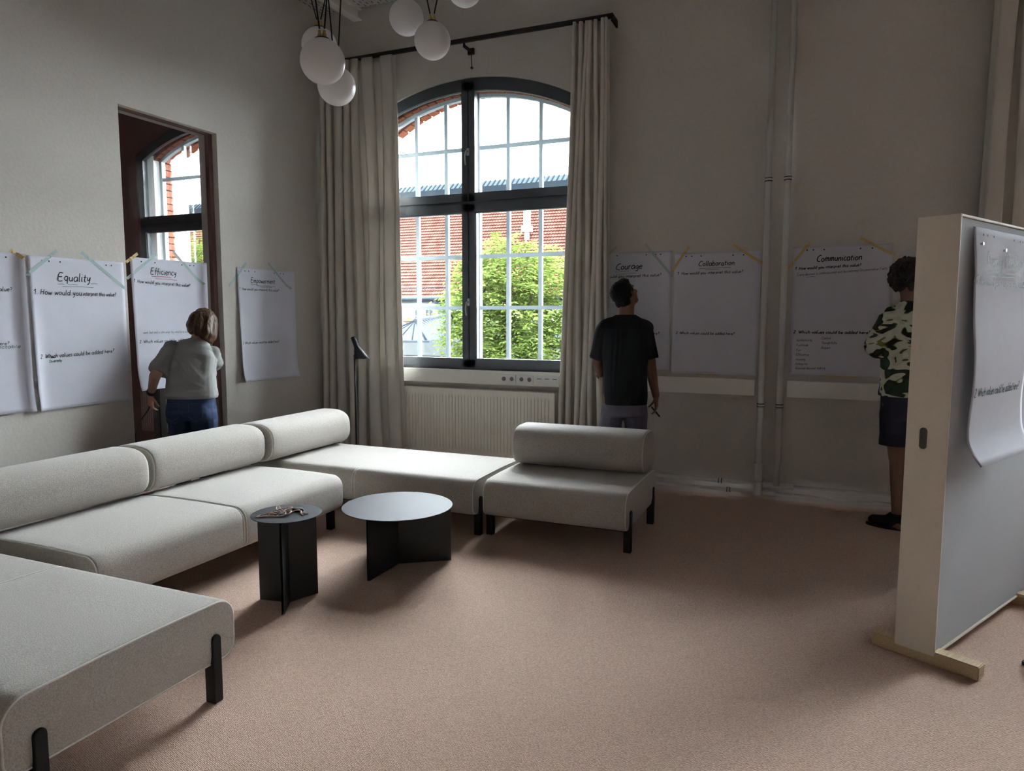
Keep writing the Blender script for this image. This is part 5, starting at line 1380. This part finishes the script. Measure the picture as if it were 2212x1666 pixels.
for k, (hx, kx) in ((-1, (-0.085, -0.105)), (1, (0.085, 0.095))):
    caps(b, (hx, 0.0, 0.84), 0.086, (kx, 0.02, 0.48), 0.058); caps(b, (kx, 0.02, 0.48), 0.055, (kx, 0.0, 0.11), 0.037); foot(b, (kx, 0.0, 0.10), (0.25*k, 1, 0))
organic('body', b, M['skin_brown'], Mn, 0.0062, 4)
face_parts(Mn, hc, HR, 1.04)
t = MB()
rings_(t, [(0.006, 0.0, 0.775, 0.168, 0.128), (0.005, 0.0, 0.85, 0.172, 0.130), (0.003, 0.0, 1.0, 0.170, 0.126), (0.0, -0.005, 1.15, 0.176, 0.124), (-0.004, -0.004, 1.30, 0.182, 0.118), (-0.005, 0.0, 1.385, 0.176, 0.104), (-0.004, 0.0, 1.435, 0.135, 0.085), (-0.002, 0.0, 1.485, 0.078, 0.070)])
sleeve(t, SL+Vector((.010, 0, -.018)), SL.lerp(EL, 0.86), 0.064, 0.070); sleeve(t, SR+Vector((-.010, 0, -.018)), SR.lerp(ER, 0.82)+Vector((0.002, 0, 0)), 0.064, 0.071)
for k in (-1, 1): caps(t, (k*0.05, 0, 1.435), 0.052, (k*0.160, 0.0, 1.385), 0.058)
organic('tshirt', t, M['tee_black'], Mn, 0.0062, 8, wr=0.006, wscale=(9, 6, 3.0), seed=3,
        cut=[((0, 0, 0.790), (0, 0, -1)), ((0, 0, 1.482), (0, 0.1, 1))],
        folds=[(-0.075, 0, 1.40, -0.03, -0.55, 0.011, 0.010), (-0.12, 0, 1.34, -0.005, -0.5, 0.010, 0.009), (-0.04, 0, 1.42, -0.02, -0.35, 0.010, 0.006), (0.02, 0, 0.95, -0.10, -0.14, 0.012, 0.006)])
s_ = MB()
rings_(s_, [(0.0, 0.0, 0.70, 0.166, 0.120), (0.0, 0.0, 0.80, 0.162, 0.118), (0.0, 0.0, 0.88, 0.156, 0.110)])
caps(s_, (-0.088, 0, 0.76), 0.092, (-0.122, 0.0, 0.50), 0.088); caps(s_, (0.086, 0, 0.76), 0.092, (0.096, 0.0, 0.50), 0.086)
organic('shorts', s_, M['shorts_grey'], Mn, 0.0065, 3, wr=0.006, wscale=(8, 6, 8), seed=5, cut=[((0, 0, 0.865), (0, 0, 1)), ((0, 0, 0.50), (0, 0, -1))])
shoe(Mn, (-0.105, 0, 0.1), (-0.2, 1, 0), M['rubber']); shoe(Mn, (0.095, 0, 0.1), (0.25, 1, 0), M['rubber'])
h_ = MB(); hp = lambda x, y, z: Vector(hc)+HR @ Vector((x*1.04, y*1.04, z*1.04))
ell(h_, hp(0, -0.022, 0.030), 0.086, 0.100, 0.092, HR); ell(h_, hp(0, 0.030, 0.078), 0.062, 0.050, 0.036, HR); ell(h_, hp(0, -0.062, -0.028), 0.068, 0.048, 0.060, HR)
organic('hair', h_, M['hair_black'], Mn, 0.0055, 3, wr=0.004, wscale=(38, 38, 38), seed=8, fine=0.003)
pn_ = MB(); e_ = WR_+Vector((0.008, 0.022, -0.125)); pn_.tube([e_+Vector((-0.035, 0.0, 0.030)), e_+Vector((0.030, 0.008, -0.045)), e_+Vector((0.034, 0.008, -0.052))], [0.0065, 0.0065, 0.003], 10)
pen_o = pn_.build('marker_pen', M['rubber'], None, smooth=True); pen_o.location = Mn.location; pen_o.rotation_euler = Mn.rotation_euler
tag(pen_o, label='dark marker in the hanging right hand of the man in black', cat='pen')

# --- person in the printed shirt, half hidden by the pinboard
Th = empty('person', (0.600, 5.485, 0), YAW, label='person with curly hair in green and white printed shirt, half hidden by the pinboard', cat='person')
b = MB(); hc = (-0.040, 0.02, 1.745); HR = Rm((0.25, 0.97, -0.12), (0, 0, 1))
head(b, hc, HR, 1.04)
caps(b, (-0.034, 0.0, 1.67), 0.058, (0, 0, 1.53), 0.066)
rings_(b, [(0, 0, 0.86, 0.155, 0.105), (0, 0, 1.0, 0.155, 0.105), (0, 0, 1.25, 0.162, 0.105), (0, 0, 1.42, 0.168, 0.10), (0, 0, 1.50, 0.14, 0.085), (0, 0, 1.545, 0.08, 0.06)])
SL = Vector((-0.160, 0.0, 1.465)); EL = Vector((-0.185, 0.10, 1.235)); WL = Vector((-0.02, 0.26, 1.36))
SR = Vector((0.17, 0.0, 1.465)); ER = Vector((0.22, 0.04, 1.17)); WR_ = Vector((0.20, 0.24, 1.25))
caps(b, SL, 0.056, EL, 0.046); caps(b, EL, 0.045, WL, 0.028); hand(b, WL, (0.55, 0.3, 0.6), (0, 1, 0.3), 1.0, 0.6, -1)
caps(b, SR, 0.056, ER, 0.046); caps(b, ER, 0.045, WR_, 0.028); hand(b, WR_, (-0.1, 0.9, 0.3), (0, 0, 1), 1.0, 0.6, 1)
for k in (-1, 1):
    lx = -0.030 if k < 0 else 0.105
    caps(b, (k*0.085, 0.0, 0.88), 0.086, (lx-0.01, 0.02, 0.50), 0.054); caps(b, (lx-0.01, 0.02, 0.50), 0.050, (lx, 0.0, 0.11), 0.035); foot(b, (lx, 0, 0.1), (-0.4, 1, 0))
organic('body', b, M['skin_tan'], Th, 0.0065, 4)
face_parts(Th, hc, HR, 1.04)
t = MB()
rings_(t, [(0.0, 0, 0.925, 0.192, 0.145), (0, 0, 1.05, 0.180, 0.138), (0, 0, 1.25, 0.182, 0.134), (0, 0, 1.40, 0.184, 0.122), (0, 0, 1.475, 0.172, 0.104), (0, 0, 1.525, 0.130, 0.085), (0, 0, 1.575, 0.075, 0.07)])
caps(t, SL+Vector((0.01, 0, 0)), 0.072, SL.lerp(EL, 0.85), 0.086); caps(t, SR, 0.072, SR.lerp(ER, 0.8), 0.086)
caps(t, SL.lerp(EL, 0.85), 0.086, SL.lerp(EL, 0.85)+Vector((0.03, 0.07, 0.01)), 0.080)
organic('printed_shirt', t, M['print_shirt'], Th, 0.0065, 3, wr=0.008, wscale=(8, 6, 6), seed=9, cut=[((0, 0, 0.935), (0, 0, -1))])
s_ = MB(); rings_(s_, [(0, 0, 0.78, 0.170, 0.125), (0, 0, 0.90, 0.172, 0.122), (0, 0, 0.98, 0.168, 0.116)])
caps(s_, (-0.080, 0, 0.82), 0.095, (-0.070, 0.0, 0.58), 0.098); caps(s_, (0.085, 0, 0.82), 0.095, (0.10, 0.0, 0.58), 0.095)
organic('shorts', s_, M['shorts_navy'], Th, 0.007, 3, wr=0.006, wscale=(8, 6, 8), seed=10, cut=[((0, 0, 0.595), (0, 0, -1))])
shoe(Th, (-0.030, 0, 0.1), (-0.7, 0.7, 0), M['rubber']); shoe(Th, (0.105, 0, 0.1), (-0.3, 1, 0), M['rubber'])
h_ = MB(); hp = lambda x, y, z: Vector(hc)+Vector((x, y, z)); rr_ = random.Random(5)
ell(h_, hp(-0.002, -0.020, 0.012), 0.098, 0.110, 0.108)
for i in range(230):
    a = rr_.uniform(0, 2*PI); el_ = rr_.uniform(-0.9, 1.35); d_ = Vector((math.cos(a)*math.cos(el_), math.sin(a)*math.cos(el_), math.sin(el_)))
    if d_.y > 0.55 and d_.z < 0.3: continue
    c_ = hp(-0.002, -0.022, 0.0)+Vector((d_.x*0.108, d_.y*0.118, d_.z*0.112)); ell(h_, c_, rr_.uniform(.014, .022), rr_.uniform(.014, .022), rr_.uniform(.014, .024), None, 8, 6)
organic('hair', h_, M['hair_curly'], Th, 0.0055, 1, fine=0.006, wr=0.003, wscale=(60, 60, 60), seed=12)
cp_ = MB(); ell(cp_, hp(0.050, 0.02, 0.112), 0.090, 0.100, 0.066, Rm((0.2, 1, 0.1), (0.25, 0, 1)))
organic('white_cap', cp_, M['white_cloth'], Th, 0.006, 2, cut=[(tuple(hp(0.05, 0, 0.100)), (-0.25, 0, -1))])

# shoe of someone standing just outside the picture on the right
sh_e = empty('shoe', (0.905, 3.50, 0), label='dark purple shoe just cut by the right picture edge, below the pinboard', cat='shoe')
mb = MB(); caps(mb, (0.02, 0, 0.045), 0.040, (0.17, 0.02, 0.055), 0.045, fl=(1.1, 0.95)); caps(mb, (0.14, 0.02, 0.09), 0.045, (0.14, 0.02, 0.06), 0.05)
organic('upper', mb, M['purple'], sh_e, 0.008, 4, cut=[((0, 0, 0.004), (0, 0, -1)), ((0, 0, 0.115), (0, 0, 1))])
mb = MB(); mb.loft([[(0.085+0.125*math.cos(2*PI*i/20), 0.01+0.044*math.sin(2*PI*i/20), z) for i in range(20)] for z in (0.0, 0.016)], True, True); mb.build('sole', M['rubber'], sh_e)
